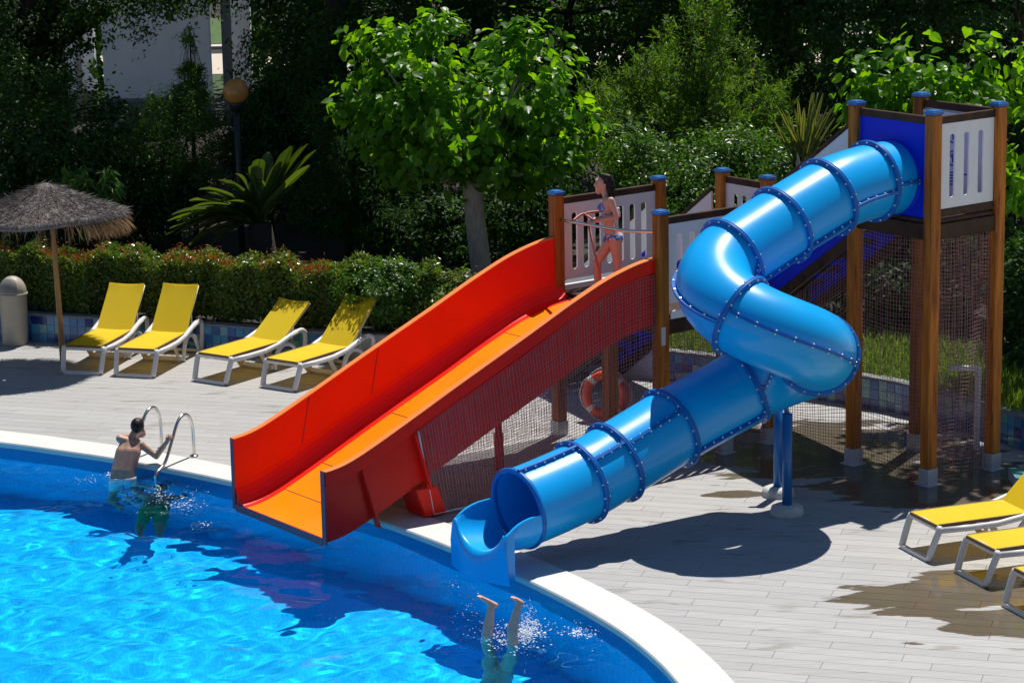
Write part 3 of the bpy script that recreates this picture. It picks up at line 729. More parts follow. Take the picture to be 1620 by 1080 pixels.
# ------------------------------------------------------------------ open red slide
rs = thing('open_slide', T(-2.4, 1.0), 'wide open red slide with an orange bed running down into the pool', 'slide')
TOPZ = [(-.06, 2.56), (.12, 2.555), (.4, 2.51), (.8, 2.40), (1.36, 2.175), (1.92, 1.925), (2.66, 1.61), (3.1, 1.42), (3.56, 1.215), (4.09, .985), (4.44, .845), (4.62, .80), (4.80, .778)]
tt = np.array([p[0] for p in TOPZ]); zz = np.array([p[1] for p in TOPZ])
def smooth_top(t):
    return np.mean([np.interp(t+d, tt, zz) for d in (-.14, -.07, 0, .07, .14)], axis=0)
ts = np.linspace(-.02, 4.80, 56); SW = 1.95; WH = .79; th = .035
def S(t, b, dz):   # dz measured from the wall top, down
    return T(-t, b, float(smooth_top(t))+dz)
def sweep(prof, name, mt, parent=rs, ts=ts, caps=True, smooth=False, bevel=0):
    mb = MB(); n = len(prof); rows = [[S(t, b, d) for b, d in prof] for t in ts]
    vs = [p for r_ in rows for p in r_]; k = len(rows)
    mb.add(vs, [[i*n+j, (i+1)*n+j, (i+1)*n+(j+1) % n, i*n+(j+1) % n] for i in range(k-1) for j in range(n)], smooth)
    if caps: mb.f += [list(range(n)), [(k-1)*n+j for j in range(n)][::-1]]; mb.sm += [False, False]
    return mb.build(name, M[mt], parent, bevel=bevel)
fil = [(.25*(1-math.sin(a)) , -WH+.03+.25*(1-math.cos(a))) for a in np.linspace(R(90), R(8), 7)]
# far wall with its rounded foot, bed, near wall
left_in = [(.045, -.012)]+[(.045+b, d) for b, d in fil][::1]
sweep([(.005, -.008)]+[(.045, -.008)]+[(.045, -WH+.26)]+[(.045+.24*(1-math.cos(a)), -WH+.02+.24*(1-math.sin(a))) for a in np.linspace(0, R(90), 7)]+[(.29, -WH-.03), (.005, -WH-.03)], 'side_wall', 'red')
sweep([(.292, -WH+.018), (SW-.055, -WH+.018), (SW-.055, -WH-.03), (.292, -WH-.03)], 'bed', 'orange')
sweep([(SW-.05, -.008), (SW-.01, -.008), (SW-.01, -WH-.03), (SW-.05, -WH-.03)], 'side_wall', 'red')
sweep([(-.035, 0), (.05, 0), (.05, -.014), (-.035, -.014)], 'edge_flange', 'orange_edge', bevel=.004)
sweep([(SW-.055, 0), (SW+.035, 0), (SW+.035, -.014), (SW-.055, -.014)], 'edge_flange', 'orange_edge', bevel=.004)
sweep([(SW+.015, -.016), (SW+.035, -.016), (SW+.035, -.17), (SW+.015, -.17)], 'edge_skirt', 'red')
# lip at the lower end
tl = 4.815
mb = MB()
for b0, b1, d0, d1 in ((-.01, .05, .0, -WH-.05), (SW-.06, SW+.02, .0, -WH-.05), (.05, SW-.06, -WH+.02, -WH-.07)):
    mb.prism([S(tl, b0, d0), S(tl, b1, d0), S(tl, b1, d1), S(tl, b0, d1)], E1*.02)
mb.build('end_lip', pbr('maroon_lip', (.22, .03, .06), .4, .05), rs, bevel=.004)
# seams across bed and far wall
for t in (1.05, 2.75, 3.75, 4.28):
    mb = MB(); mb.box(S(t, 1.09, -WH+.0195), (.004, .80, .0015), (E1, E2, EZ)); mb.build('seam', M['black'], rs)
for t in (2.75, 3.75):
    mb = MB(); mb.beam(S(t, .047, -.03), S(t+.12, .047, -WH+.27), .006, .006, up=(1, 0, 0)); mb.build('seam', M['black'], rs)
# gusset ribs and stiffening frame on the outside of the near wall
for t, w in ((3.62, .1), (4.33, .09)):
    mb = MB(); p0 = S(t, SW, -.17); p1 = S(t-.18, SW, -WH-.14)
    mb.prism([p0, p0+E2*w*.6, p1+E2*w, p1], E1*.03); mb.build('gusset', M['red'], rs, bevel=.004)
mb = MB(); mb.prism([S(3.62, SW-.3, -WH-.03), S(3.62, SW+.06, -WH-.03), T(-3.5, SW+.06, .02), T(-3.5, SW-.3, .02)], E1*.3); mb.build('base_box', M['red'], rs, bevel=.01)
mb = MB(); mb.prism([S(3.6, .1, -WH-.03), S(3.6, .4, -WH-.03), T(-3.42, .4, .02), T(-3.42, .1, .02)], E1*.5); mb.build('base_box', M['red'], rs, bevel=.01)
# red steel leg under the bed
lp = G(790, 742); v = lp-P1; la, lb = v @ E1, v @ E2
mb = MB(); mb.tube([T(la, lb, .0), T(la, lb, float(smooth_top(-la))-WH-.04)], .045, 10); mb.tube([T(la, lb, .0), T(la, lb, .45)], .06, 10); mb.build('leg', M['red'], rs)
# netting closing the space under the slide, both sides
def net_under(b):
    def fn(u, v):
        t = .06+3.5*u; zt = float(smooth_top(t))-.19
        tb = t-.0; z0 = .03
        bulge = .03*math.sin(math.pi*u)*math.sin(math.pi*v)*(1+.5*math.sin(11*u+3*v))
        return T(-(t-.18*(1-v)*u), b+.02+bulge, z0+(zt-z0)*v+.012*math.sin(8*u))
    return fn
netting(rs, 'net', net_under(SW+.03), 84, 52, wav=1.0)
netting(rs, 'net', net_under(-.06), 84, 52, wav=1.0)
mb = MB(); f0 = net_under(SW+.03); mb.tube([f0(1, v/12) for v in range(13)], .012, 6); mb.tube([f0(0, v/12) for v in range(13)], .01, 6); mb.tube([f0(v/20, 0) for v in range(21)], .012, 6); mb.build('net_rope', M['rope'], rs)

# ------------------------------------------------------------------ blue tube slide
ub = thing('tube_slide', T(-.4, 4.0), 'shiny blue spiral tube slide bolted from flanged sections, ending over the pool', 'tube slide')
RT, RL = .428, .56
CP = T(TA0, TCB)[:2]
LT = 2.50                                            # distance from the panel to the loop
def axis(t, lat, z): p = T(TA0-t, TCB+lat, z); return p
path = []                                            # (point)
z_in, z_out = 2.93, 1.37
for t in np.linspace(-.05, LT, 34):
    z = np.interp(t, [-.05, .25, .9, 1.6, LT], [3.55, 3.56, 3.49, 3.26, z_in]); path.append((t, 0, z))
NL = 72; K1 = len(path)
for i in range(1, NL+1):
    a = 2*math.pi*i/NL
    path.append((LT+RL*math.sin(a), RL*(1-math.cos(a)), z_in+(z_out-z_in)*i/NL))
K2 = len(path)
zout = [(LT, z_out), (3.3, 1.17), (3.9, .98), (4.6, .765), (5.2, .655), (5.53, .61)]
for t in np.linspace(LT, 5.53, 40)[1:]:
    path.append((t, 0, np.interp(t, [q[0] for q in zout], [q[1] for q in zout])))
pts = np.array([axis(*p) for p in path])
for _ in range(6): pts[1:-1, 2] = (pts[:-2, 2]+2*pts[1:-1, 2]+pts[2:, 2])/4
tan = np.gradient(pts, axis=0); tan /= np.linalg.norm(tan, axis=1)[:, None]
side = np.cross(tan, EZ); side /= np.linalg.norm(side, axis=1)[:, None]; upv = np.cross(side, tan)
arc = np.concatenate([[0], np.cumsum(np.linalg.norm(np.diff(pts, axis=0), axis=1))])
def at_arc(s):
    f = lambda A: np.array([np.interp(s, arc, A[:, j]) for j in range(3)])
    t_ = f(tan); t_ /= np.linalg.norm(t_); sd = np.cross(t_, EZ); sd /= np.linalg.norm(sd)
    return f(pts), t_, sd, np.cross(sd, t_)
def ringpt(s, an, r):
    p, t_, sd, u = at_arc(s); return p+r*(math.cos(an)*sd+math.sin(an)*u)
aT = arc[K1-1]; aL = arc[K2-1]; aE = arc[-1]; loop = aL-aT
joints = [.0, .42, 1.12, 1.86, aT, aT+loop*.30, aT+loop*.645, aL-loop*.05, aL+.95, aL+1.78, aL+2.28, aE]
NS = 48
for i in range(len(joints)-1):
    s0, s1 = joints[i], joints[i+1]; n = max(6, int((s1-s0)/.06)); ss = np.linspace(s0, s1, n+1)
    mb = MB(); rows = [[ringpt(s, 2*math.pi*j/NS, RT) for j in range(NS+1)] for s in ss]
    mb.grid(rows, True, flip=False)
    last = i == len(joints)-2
    rin = RT-.022
    rows2 = [[ringpt(s, 2*math.pi*j/NS, rin) for j in range(NS+1)] for s in ss]
    mb.grid(rows2, True, flip=True)
    for ends in ((rows[0], rows2[0]), (rows[-1], rows2[-1])): mb.grid([ends[0], ends[1]], False)
    sec = mb.build('tube_section', M['tube'], ub)
    # ring flange at the far end of the section with bolts
    if not last:
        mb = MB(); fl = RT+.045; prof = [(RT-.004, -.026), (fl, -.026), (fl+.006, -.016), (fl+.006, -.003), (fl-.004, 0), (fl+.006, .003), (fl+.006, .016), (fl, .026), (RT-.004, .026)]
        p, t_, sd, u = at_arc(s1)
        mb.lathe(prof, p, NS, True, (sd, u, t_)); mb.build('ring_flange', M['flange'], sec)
        mb = MB()
        for j in range(18):
            an = 2*math.pi*(j+.5)/18
            q = p+(RT+.03)*(math.cos(an)*sd+math.sin(an)*u)
            mb.tube([q-t_*.04, q+t_*.04], .011, 6)
        o = mb.build('bolts', M['bolt'], sec, kind='stuff')
    # lengthwise flanges joining the two half shells
    a_off = R({1: 8, 2: 30, 3: 36, 5: -8, 7: 28, 8: -42, 9: -46, 10: -78}.get(i, 0))
    bl = MB()
    for base in (0, math.pi):
        mb = MB(); an = base+a_off; L4 = []
        for s in ss:
            if i == 5: an = base+R(22-44*(s-s0)/(s1-s0))
            p, t_, sd, u = at_arc(s); rad = math.cos(an)*sd+math.sin(an)*u; tg = -math.sin(an)*sd+math.cos(an)*u
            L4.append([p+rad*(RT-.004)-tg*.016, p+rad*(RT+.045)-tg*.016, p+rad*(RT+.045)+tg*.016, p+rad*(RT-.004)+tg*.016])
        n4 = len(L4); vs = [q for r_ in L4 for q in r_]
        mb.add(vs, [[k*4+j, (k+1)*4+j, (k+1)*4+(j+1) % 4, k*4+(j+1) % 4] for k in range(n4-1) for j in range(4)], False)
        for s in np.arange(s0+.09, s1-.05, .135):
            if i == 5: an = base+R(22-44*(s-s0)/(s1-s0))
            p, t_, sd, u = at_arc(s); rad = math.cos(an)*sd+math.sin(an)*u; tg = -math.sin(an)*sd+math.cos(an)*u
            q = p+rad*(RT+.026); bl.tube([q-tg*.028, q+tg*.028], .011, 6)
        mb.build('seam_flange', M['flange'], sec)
    bl.build('bolts', M['bolt'], sec, kind='stuff')
# entry collar on the panel
mb = MB(); p, t_, sd, u = at_arc(.0)
mb.lathe([(RT+.001, -.0), (RT+.07, 0), (RT+.07, .02), (RT+.02, .05), (RT+.001, .1)], p, NS, True, (sd, u, t_)); mb.build('entry_collar', M['blue_panel'], ub)
# thick rim of the exit mouth
mb = MB(); p, t_, sd, u = at_arc(aE)
mb.lathe([(RT-.024, -.03), (RT+.02, -.03), (RT+.028, -.005), (RT+.02, .018), (RT-.01, .022), (RT-.026, .012), (RT-.024, -.03)], p, NS, True, (sd, u, t_)); mb.build('mouth_rim', M['flange'], ub)
# open splash-out tray
TE = TA0-5.53
cz = at_arc(aE)[0][2]
n1 = 15; Lt = .50; ro, ri = RT, RT-.03
rows_i, rows_o = [], []
for k in range(n1+1):
    f = k/n1; x = Lt*f
    zc = cz; depth = RT-.03-.05*f**1.5
    fall = .44*math.sin(math.pi*min(1, f*1.0))**1.4*0
    # rim: highest at the mouth, dips to the middle, climbs at the end plate
    half = math.pi*(.5+.02)
    cut = .03-.14*f**3
    row_i, row_o = [], []
    for j in range(25):
        an = math.pi-.08+(math.pi+.16)*j/24
        zz_ = math.sin(an)*depth
        bb = math.cos(an)*(RT-.02+.03*f)
        if zz_ > cut: zz_ = cut
        row_i.append(T(TE-x, TCB+bb, zc+zz_)); row_o.append(T(TE-x, TCB+bb*1.07, zc+zz_-(.03 if zz_ < cut-.02 else .0)))
    rows_i.append(row_i); rows_o.append(row_o)
mb = MB(); mb.grid(rows_i, True, flip=True); mb.grid(rows_o, True)
mb.grid([[r_[0] for r_ in rows_i], [r_[0] for r_ in rows_o]], True); mb.grid([[r_[-1] for r_ in rows_i], [r_[-1] for r_ in rows_o]], True, flip=True)
tray = mb.build('splash_tray', M['tube'], ub)
# end plate of the tray reaching down to the water
mb = MB(); top = []; out = []
zb = -.02
prof = []
for j in range(25):
    an = math.pi-.08+(math.pi+.16)*j/24; depth = RT-.03-.05
    prof.append((math.cos(an)*(RT+.01), cz+min(math.sin(an)*depth, -.11)))
w = RT+.07
outer = [(-w, prof[0][1]-.02)]+[(-w-.03, zb)]+[(w+.03, zb)]+[(w, prof[-1][1]-.02)]
rows_p = []
for j, (b_, z_) in enumerate(prof):
    xb = -w-.03+(2*w+.06)*j/24
    rows_p.append((b_, z_, xb))
def bow(b_): return .10*(b_/w)**2          # front bulges in the middle
ZL = lambda z_, k: z_+(zb-z_)*k
lip = [[T(TE-Lt, TCB+b_, z_) for b_, z_, xb in rows_p], [T(TE-Lt-.03+bow(b_)*.2, TCB+b_, z_+.012) for b_, z_, xb in rows_p]]
front = [[T(TE-Lt-.065+bow(b_)*.5, TCB+b_*1.02, z_-.004) for b_, z_, xb in rows_p], [T(TE-Lt-.095+bow(b_)*.8, TCB+b_*1.06, z_-.045) for b_, z_, xb in rows_p],
         [T(TE-Lt-.115+bow(b_), TCB+b_*.6+xb*.44, ZL(z_, .45)) for b_, z_, xb in rows_p], [T(TE-Lt-.125+bow(xb), TCB+xb*.98, zb) for b_, z_, xb in rows_p]]
mb.grid(lip+front, True)
# side skirts
for sgn in (0, -1): mb.grid([[rows_i[-1][sgn], lip[1][sgn], front[0][sgn]], [rows_o[-1][sgn], front[1][sgn], front[1][sgn]]], False)
for sgn in (0, -1):
    ks = range(n1-3, n1+1)
    sk = [[rows_o[k][sgn] for k in ks]+[front[1][sgn]], [np.array([*rows_o[k][sgn][:2], ZL(rows_o[k][sgn][2], .45)]) for k in ks]+[front[2][sgn]], [np.array([*rows_o[k][sgn][:2], zb]) for k in ks]+[front[3][sgn]]]
    if sgn == -1: mb.grid(sk, True)
    else: mb.grid(sk, True, flip=True)
mb.build('end_plate', M['tube'], ub)
# two steel supports on round concrete feet
for px, py, ztop in ((1245, 812, 1.16), (1231, 783, 1.2)):
    q = G(px, py); mb = MB(); mb.tube([(q[0], q[1], .06), (q[0], q[1], ztop)], .056, 14)
    s_ = mb.build('support_post', M['cap'], ub)
    mb = MB(); mb.tube([(q[0], q[1], ztop-.02), (q[0]-.05, q[1]+.12, ztop+.3)], .03, 8); mb.build('bracket', M['cap'], s_)
    mb = MB(); mb.lathe([(.0, .11), (.12, .11), (.175, .085), (.19, .03), (.19, .0)], (q[0], q[1], .0), 28); mb.build('footing', M['concrete'], s_)

# ------------------------------------------------------------------ sun loungers
def sub(parent, name, me, loc=(0, 0, 0)):
    o = bpy.data.objects.new(name, me); COL.objects.link(o); o.parent = parent; o.location = loc; return o
LW = .29
def make_lounger():
    root = thing('sun_lounger', (0, 0, 0)); ORG[root.name] = Vector((0, 0, 0))
    SH, HY, SL = .375, 1.22, .10
    mb = MB(); xs = np.linspace(-LW+.015, LW-.015, 7); ys = np.linspace(SL-.02, HY, 12)
    top = [[(x, y, SH+.022-.012*(1-(x/LW)**2)) for x in xs] for y in ys]; bot = [[(x, y, z-.01) for x, y, z in r] for r in top]
    mb.grid(top, True, flip=True); mb.grid(bot, True)
    mb.grid([top[0], bot[0]]); mb.grid([top[-1], bot[-1]], flip=True)
    sub(root, 'seat_sling', mb.mesh('seat_sling', M['yellow']))
    mb = MB()
    for s in (-1, 1): mb.box((s*(LW-.004), (SL+HY)/2, SH+.006), (.012, (HY-SL)/2, .017))
    mb.box((0, SL-.022, SH+.004), (LW-.02, .01, .016)); sub(root, 'sling_edge', mb.mesh('sling_edge', M['brown_edge']))
    mb = MB(); W = LW+.012
    mb.tube(catmull([(-W+.02, -.02, .02), (-W+.005, .05, .22), (-W, .10, .345), (-W+.04, .105, .352), (0, .105, .352), (W-.04, .105, .352), (W, .10, .345), (W-.005, .05, .22), (W-.02, -.02, .02)], 4), .037, 8)
    mb.box((0, -.022, .024), (W-.03, .024, .022)); sub(root, 'front_leg_frame', mb.mesh('front_leg_frame', M['white_plastic']))
    for s in (-1, 1):
        mb = MB(); mb.tube([(s*W, .1, .335), (s*W, .45, .325), (s*W, .8, .325), (s*W, 1.1, .36), (s*W, 1.35, .43), (s*W, 1.52, .47)], .037, 8)
        sub(root, 'side_rail', mb.mesh('side_rail', M['white_plastic']))
        mb = MB(); mb.tube(catmull([(s*W, 1.5, .465), (s*(W+.005), 1.63, .475), (s*(W+.01), 1.70, .41), (s*(W+.01), 1.69, .25), (s*(W+.01), 1.63, .02)], 5), .035, 8)
        mb.tube(catmull([(s*W, 1.02, .015), (s*W, 1.05, .18), (s*W, 1.15, .31), (s*W, 1.28, .34), (s*W, 1.42, .29), (s*W, 1.52, .15), (s*W, 1.60, .03)], 5), .03, 8)
        sub(root, 'rear_arch', mb.mesh('rear_arch', M['white_plastic']))
        mb = MB(); mb.beam((s*(W-.01), .72, .33), (s*(W-.05), .97, .015), .03, .06); sub(root, 'brace', mb.mesh('brace', M['cream_plastic']))
    mb = MB(); mb.beam((-W, 1.62, .04), (W, 1.62, .04), .04, .04); mb.beam((-W, .97, .06), (W, .97, .06), .035, .05); mb.beam((-W, 1.3, .33), (W, 1.3, .33), .03, .04)
    sub(root, 'cross_bar', mb.mesh('cross_bar', M['white_plastic']))
    # backrest pivots on the hinge
    mb = MB(); BL = .80; ys = np.linspace(.0, BL, 10)
    top = [[(x, y, .022-.014*(1-(x/LW)**2)+(.02*(x/LW)**2 if y > BL-.02 else 0)) for x in xs] for y in ys]; bot = [[(x, y, z-.01) for x, y, z in r] for r in top]
    mb.grid(top, True, flip=True); mb.grid(bot, True); mb.grid([top[-1], bot[-1]], flip=True); mb.grid([[r[0] for r in top], [r[0] for r in bot]], flip=True); mb.grid([[r[-1] for r in top], [r[-1] for r in bot]])
    back = sub(root, 'backrest', mb.mesh('backrest', M['yellow']), (0, HY, SH))
    mb = MB()
    for s in (-1, 1): mb.tube([(s*(LW-.03), 0, -.016), (s*(LW-.03), BL, -.016)], .012, 8)
    mb.tube([(-LW+.03, BL-.014, -.016), (LW-.03, BL-.014, -.016)], .012, 8); sub(back, 'backrest_frame', mb.mesh('backrest_frame', M['white_plastic']))
    for s in (-1, 1):
        mb = MB(); mb.tube([(s*(LW-.03), .34, -.01), (s*(LW-.03), .12, -.22)], .009, 6); sub(back, 'prop', mb.mesh('prop', M['galv']))
    return root
M['brown_edge'] = pbr('brown_sling_edge', (.16, .09, .04), .6, .1)
proto = make_lounger()
grpA = 'yellow sun loungers in a row below the hedge'; grpB = 'yellow sun loungers at the right edge of the deck'
spots = [((98, 591), (163, 592), 14.5, 45, 'yellow sun lounger beside the thatched umbrella pole, front edge in shade', grpA),
         ((181, 595), (247, 597), 16.5, 49, 'second yellow sun lounger from the thatched umbrella, steeply raised back', grpA),
         ((305, 603), (363, 608), 35, 34, 'yellow sun lounger with a leaf shadow on its low sunlit back, standing between two others', grpA),
         ((414, 613), (471, 618), 35, 41, 'yellow sun lounger nearest the red slide with its back in shade', grpA),
         ((1427, 868), (1473, 886), 69, 45, 'yellow sun lounger closest to the netted tower, farthest of three at the right', grpB),
         ((1517, 904), (1562, 929), 69, 30, 'yellow sun lounger standing half on the wet brown patch, middle of three at the right', grpB),
         ((1593, 958), (1640, 984), 69, 30, 'white legs of a sun lounger cut off by the lower right frame edge', grpB)]
for i, (a, b, ang, tilt, lab, grp) in enumerate(spots):
    fa, fb = G(*a), G(*b); c = (fa+fb)/2
    o = proto if i == 0 else dup(proto, (0, 0, 0), 0)
    o.location = (c[0], c[1], 0); o.rotation_euler = (0, 0, -R(ang)); tag(o, lab, 'sun lounger', grp)
    for ch in o.children:
        if ch.name.startswith('backrest'):
            ch.rotation_euler = (R(tilt), 0, 0)
            if i == 3: ch.scale = (1, 1.1, 1)

# ------------------------------------------------------------------ bin
q = G(25, 544); bn = thing('trash_bin', q, 'tall grey beige litter bin with a domed top by the tiled wall', 'bin')
mb = MB(); mb.lathe([(0, .0), (.185, .0), (.19, .02), (.205, .74), (.21, .745), (.212, .775), (.2, .785)], q, 32); mb.build('body', M['bin'], bn)
mb = MB(); mb.lathe([(.205*math.cos(a), .785+.245*math.sin(a)) for a in np.linspace(0, math.pi/2-.01, 12)], q, 32); hd = mb.build('domed_lid', M['bin'], bn)
rows = [[q+np.array([(.209)*math.cos(e)*math.sin(a), -(.209)*math.cos(e)*math.cos(a), .79+.25*math.sin(e)]) for a in np.linspace(R(-62), R(30), 12)] for e in np.linspace(R(4), R(58), 9)]
mb = MB(); mb.grid(rows, True); mb.build('flap', M['bin_dark'], hd)
mb = MB(); mb.lathe([(.213, .745), (.222, .752), (.222, .775), (.21, .787)], q, 32); mb.build('rim', M['bin'], bn)

# ------------------------------------------------------------------ thatched umbrella
foot = G(100, 574); um = thing('straw_umbrella', foot, 'thatched straw parasol with a leaning wooden pole by the sun loungers', 'parasol')
rimc = D(74, 337, foot[1]); apex = D(78, 288, foot[1]); RR = 117/SC(rimc)
mb = MB(); mb.tube([foot+np.array([0, 0, -.02]), foot*.6+apex*.4, apex-np.array([0, 0, .1])], [.045, .04, .034], 10); mb.build('pole', M['bamboo'], um)
Hc = apex[2]-rimc[2]; cbase = np.array([rimc[0], rimc[1], rimc[2]])
def thatch_pt(u, a, lift=0):
    wob = 1+.03*math.sin(3*a+1)+.02*math.sin(7*a)
    r = RR*u*wob; h = Hc*(1-u)**1.22+lift
    return cbase+np.array([r*math.cos(a), r*math.sin(a), h-.03*math.sin(2*a)*u])
mb = MB(); us = np.linspace(.02, 1, 14); an = np.linspace(0, 2*math.pi, 49)
rows = [[thatch_pt(u, a) for a in an] for u in us]+[[thatch_pt(1.0, a, -.07) for a in an], [thatch_pt(.93, a, -.10) for a in an], [thatch_pt(.1, a, -.12) for a in an]]
mb.grid(rows, True, flip=True); cn = mb.build('canopy', M['thatch'], um)
def leaf_arrays(pos, nrm, dire, size, tmpl, tri):
    """instances of a small leaf outline as one big vertex/face array"""
    n = nrm/np.linalg.norm(nrm, axis=1)[:, None]
    d = dire-n*np.sum(dire*n, 1)[:, None]; d /= np.linalg.norm(d, axis=1)[:, None]+1e-9
    s = np.cross(n, d)
    tv = np.asarray(tmpl, float); size = np.asarray(size).reshape(-1, 1, 1)
    V = pos[:, None, :]+size*(tv[None, :, 0:1]*d[:, None]+tv[None, :, 1:2]*s[:, None]+tv[None, :, 2:3]*n[:, None])
    F = np.asarray(tri)[None]+(np.arange(len(pos))*len(tv))[:, None, None]
    return V.reshape(-1, 3), F.reshape(-1, np.asarray(tri).shape[1])
RHOMB = ([(0, 0, 0), (.5, .26, .06), (1, 0, -.05), (.5, -.26, .06)], [(0, 1, 2), (0, 2, 3)])
NARROW = ([(0, 0, 0), (.45, .11, .03), (1, 0, -.1), (.45, -.11, .03)], [(0, 1, 2), (0, 2, 3)])
STRAW = ([(0, -.02, 0), (0, .02, 0), (.55, .016, .03), (1, .004, -.03)], [(0, 3, 2), (0, 2, 1)])
HEART = ([(0, 0, 0), (-.06, .18, .03), (.12, .36, .06), (.42, .38, .07), (.75, .2, .02), (1, 0, -.1), (.75, -.2, .02), (.42, -.38, .07), (.12, -.36, .06), (-.06, -.18, .03), (.45, 0, -.01)],
         [(0, 10, 1), (1, 10, 2), (2, 10, 3), (3, 10, 4), (4, 10, 5), (5, 10, 6), (6, 10, 7), (7, 10, 8), (8, 10, 9), (9, 10, 0)])
OVAL = ([(0, 0, 0), (.3, .22, .04), (.7, .2, .03), (1, 0, -.06), (.7, -.2, .03), (.3, -.22, .04)], [(0, 1, 2), (0, 2, 3), (0, 3, 4), (0, 4, 5)])
def cloud(name, pos, nrm, dire, size, mat, parent, tm=RHOMB, kind=None, smooth=False):
    V, F = leaf_arrays(np.asarray(pos), np.asarray(nrm), np.asarray(dire), size, *tm)
    o = link(name, np_mesh(name, V, F, mat, smooth), parent)
    if kind: o['kind'] = kind
    return o
def unit(v): return v/(np.linalg.norm(v, axis=-1, keepdims=True)+1e-9)
n = 11000; u = np.sqrt(RNG.uniform(.004, 1, n)); a = RNG.uniform(0, 2*np.pi, n)
pos = np.array([thatch_pt(x, y, .004+.018*z) for x, y, z in zip(u, a, RNG.random(n))])
rad = np.stack([np.cos(a), np.sin(a), np.full(n, -.5)], 1); nn = np.stack([np.cos(a)*.5, np.sin(a)*.5, np.ones(n)], 1)
cloud('thatch_straw', pos, nn+RNG.normal(0, .35, (n, 3)), rad+RNG.normal(0, .55, (n, 3)), RNG.uniform(.07, .2, n), M['straw'], um, STRAW, 'stuff')
n = 1150; a = RNG.uniform(-.9, 2.4, n); a = np.where(RNG.random(n) < .25, RNG.uniform(0, 6.28, n), a)
pos = np.array([thatch_pt(.93+.06*x, y, -.06) for x, y in zip(RNG.random(n), a)])
rad = np.stack([np.cos(a)*.55, np.sin(a)*.55, np.full(n, -1.0)], 1)
cloud('thatch_fringe', pos, np.stack([np.cos(a), np.sin(a), np.full(n, .4)], 1)+RNG.normal(0, .3, (n, 3)), rad+RNG.normal(0, .2, (n, 3)), RNG.uniform(.15, .34, n), M['straw_tan'], um, STRAW, 'stuff')

# ------------------------------------------------------------------ globe lamp
c = D(373, 145, 43.6); lp = thing('globe_lamp', (c[0], c[1], .33), 'amber glass globe lamp on a dark post among the dark shrubs', 'lamp')
mb = MB(); mb.ball(c, 20.5/SC(c), 24); mb.build('globe', M['globe'], lp)
mb = MB(); mb.lathe([(.0, -.31), (.09, -.31), (.12, -.22), (.13, -.17), (.11, -.165)], c, 16); mb.build('globe_holder', M['black'], lp)
mb = MB(); mb.tube([(c[0], c[1], .3), (c[0], c[1], c[2]-.25)], .055, 10); mb.build('lamp_post', pbr('dark_lamp_post', (.018, .02, .02), .4, .1), lp)
mb = MB(); mb.tube([c+np.array([0, 0, -.2]), c+np.array([0, 0, -.03])], .03, 8); mb.build('bulb', M['white_plastic'], lp)

# ------------------------------------------------------------------ lifebuoy under the platform
c = T(.9, -.18, .35); lb_ = thing('lifebuoy', (c[0], c[1], 0), 'orange red lifebuoy leaning behind the netting under the red slide', 'lifebuoy')
ax_n = np.array([-.35, -1, .15]); ax_n /= np.linalg.norm(ax_n); ax_u = np.cross(ax_n, EZ); ax_u /= np.linalg.norm(ax_u); ax_v = np.cross(ax_u, ax_n)
mb = MB(); mb.tube([c+.255*(math.cos(t)*ax_u+math.sin(t)*ax_v) for t in np.linspace(0, 2*math.pi, 41)], .062, 12, cap=False); rg_ = mb.build('ring', M['buoy'], lb_)
for k in range(4):
    t0 = math.pi/4+k*math.pi/2; mb = MB(); mb.tube([c+.255*(math.cos(t)*ax_u+math.sin(t)*ax_v) for t in np.linspace(t0-.12, t0+.12, 6)], .0645, 12, cap=False); mb.build('band', M['rope'], rg_)
mb = MB()
for k in range(4):
    t0 = math.pi/4+k*math.pi/2
    mb.tube([c+(.32+.03*math.sin(math.pi*s))*(math.cos(t0+s*math.pi/2)*ax_u+math.sin(t0+s*math.pi/2)*ax_v) for s in np.linspace(0, 1, 9)], .007, 6)
mb.build('grab_rope', M['rope'], rg_)

# ------------------------------------------------------------------ bent white pipe behind the tower, tiled block
M['pipe_white'] = pbr('white_painted_pipe', (.8, .8, .8), .5, .04)
q = G(1545, 712); sh = thing('white_pipe_post', q, 'bent white pipe post standing behind the netting of the tower', 'post')
e = D(1500, 580, q[1]); hz = e[2]
mb = MB(); mb.box((q[0], q[1], .5), (.035, .035, .5)); mb.build('upright', M['pipe_white'], sh, bevel=.008)
mb = MB(); mb.beam((q[0]+.03, q[1], 1.03), (e[0], e[1]-.1, hz+.0), .07, .06); mb.build('arm', M['pipe_white'], sh, bevel=.008)
q = G(1609, 779); bk = thing('tiled_block', q, 'low block faced with dark blue tiles and a teal top behind the right loungers', 'block')
mb = MB(); mb.box(q+np.array([.4, .3, .065]), (.39, .29, .065)); mb.build('block_core', M['tile_grout'], bk)
for i in range(6):
    mb = MB(); mb.box(q+np.array([.065+.132*i, .004, .066]), (.062, .006, .062)); mb.build('tile', M['tile%d' % (3 if i % 2 == 0 else 0)], bk)
for i in range(3):
    for j in range(2):
        mb = MB(); mb.box(q+np.array([.135+.265*i, .15+.29*j, .135]), (.128, .14, .006)); mb.build('tile', M['tile2' if (i+j) % 2 else 'tile5'], bk)

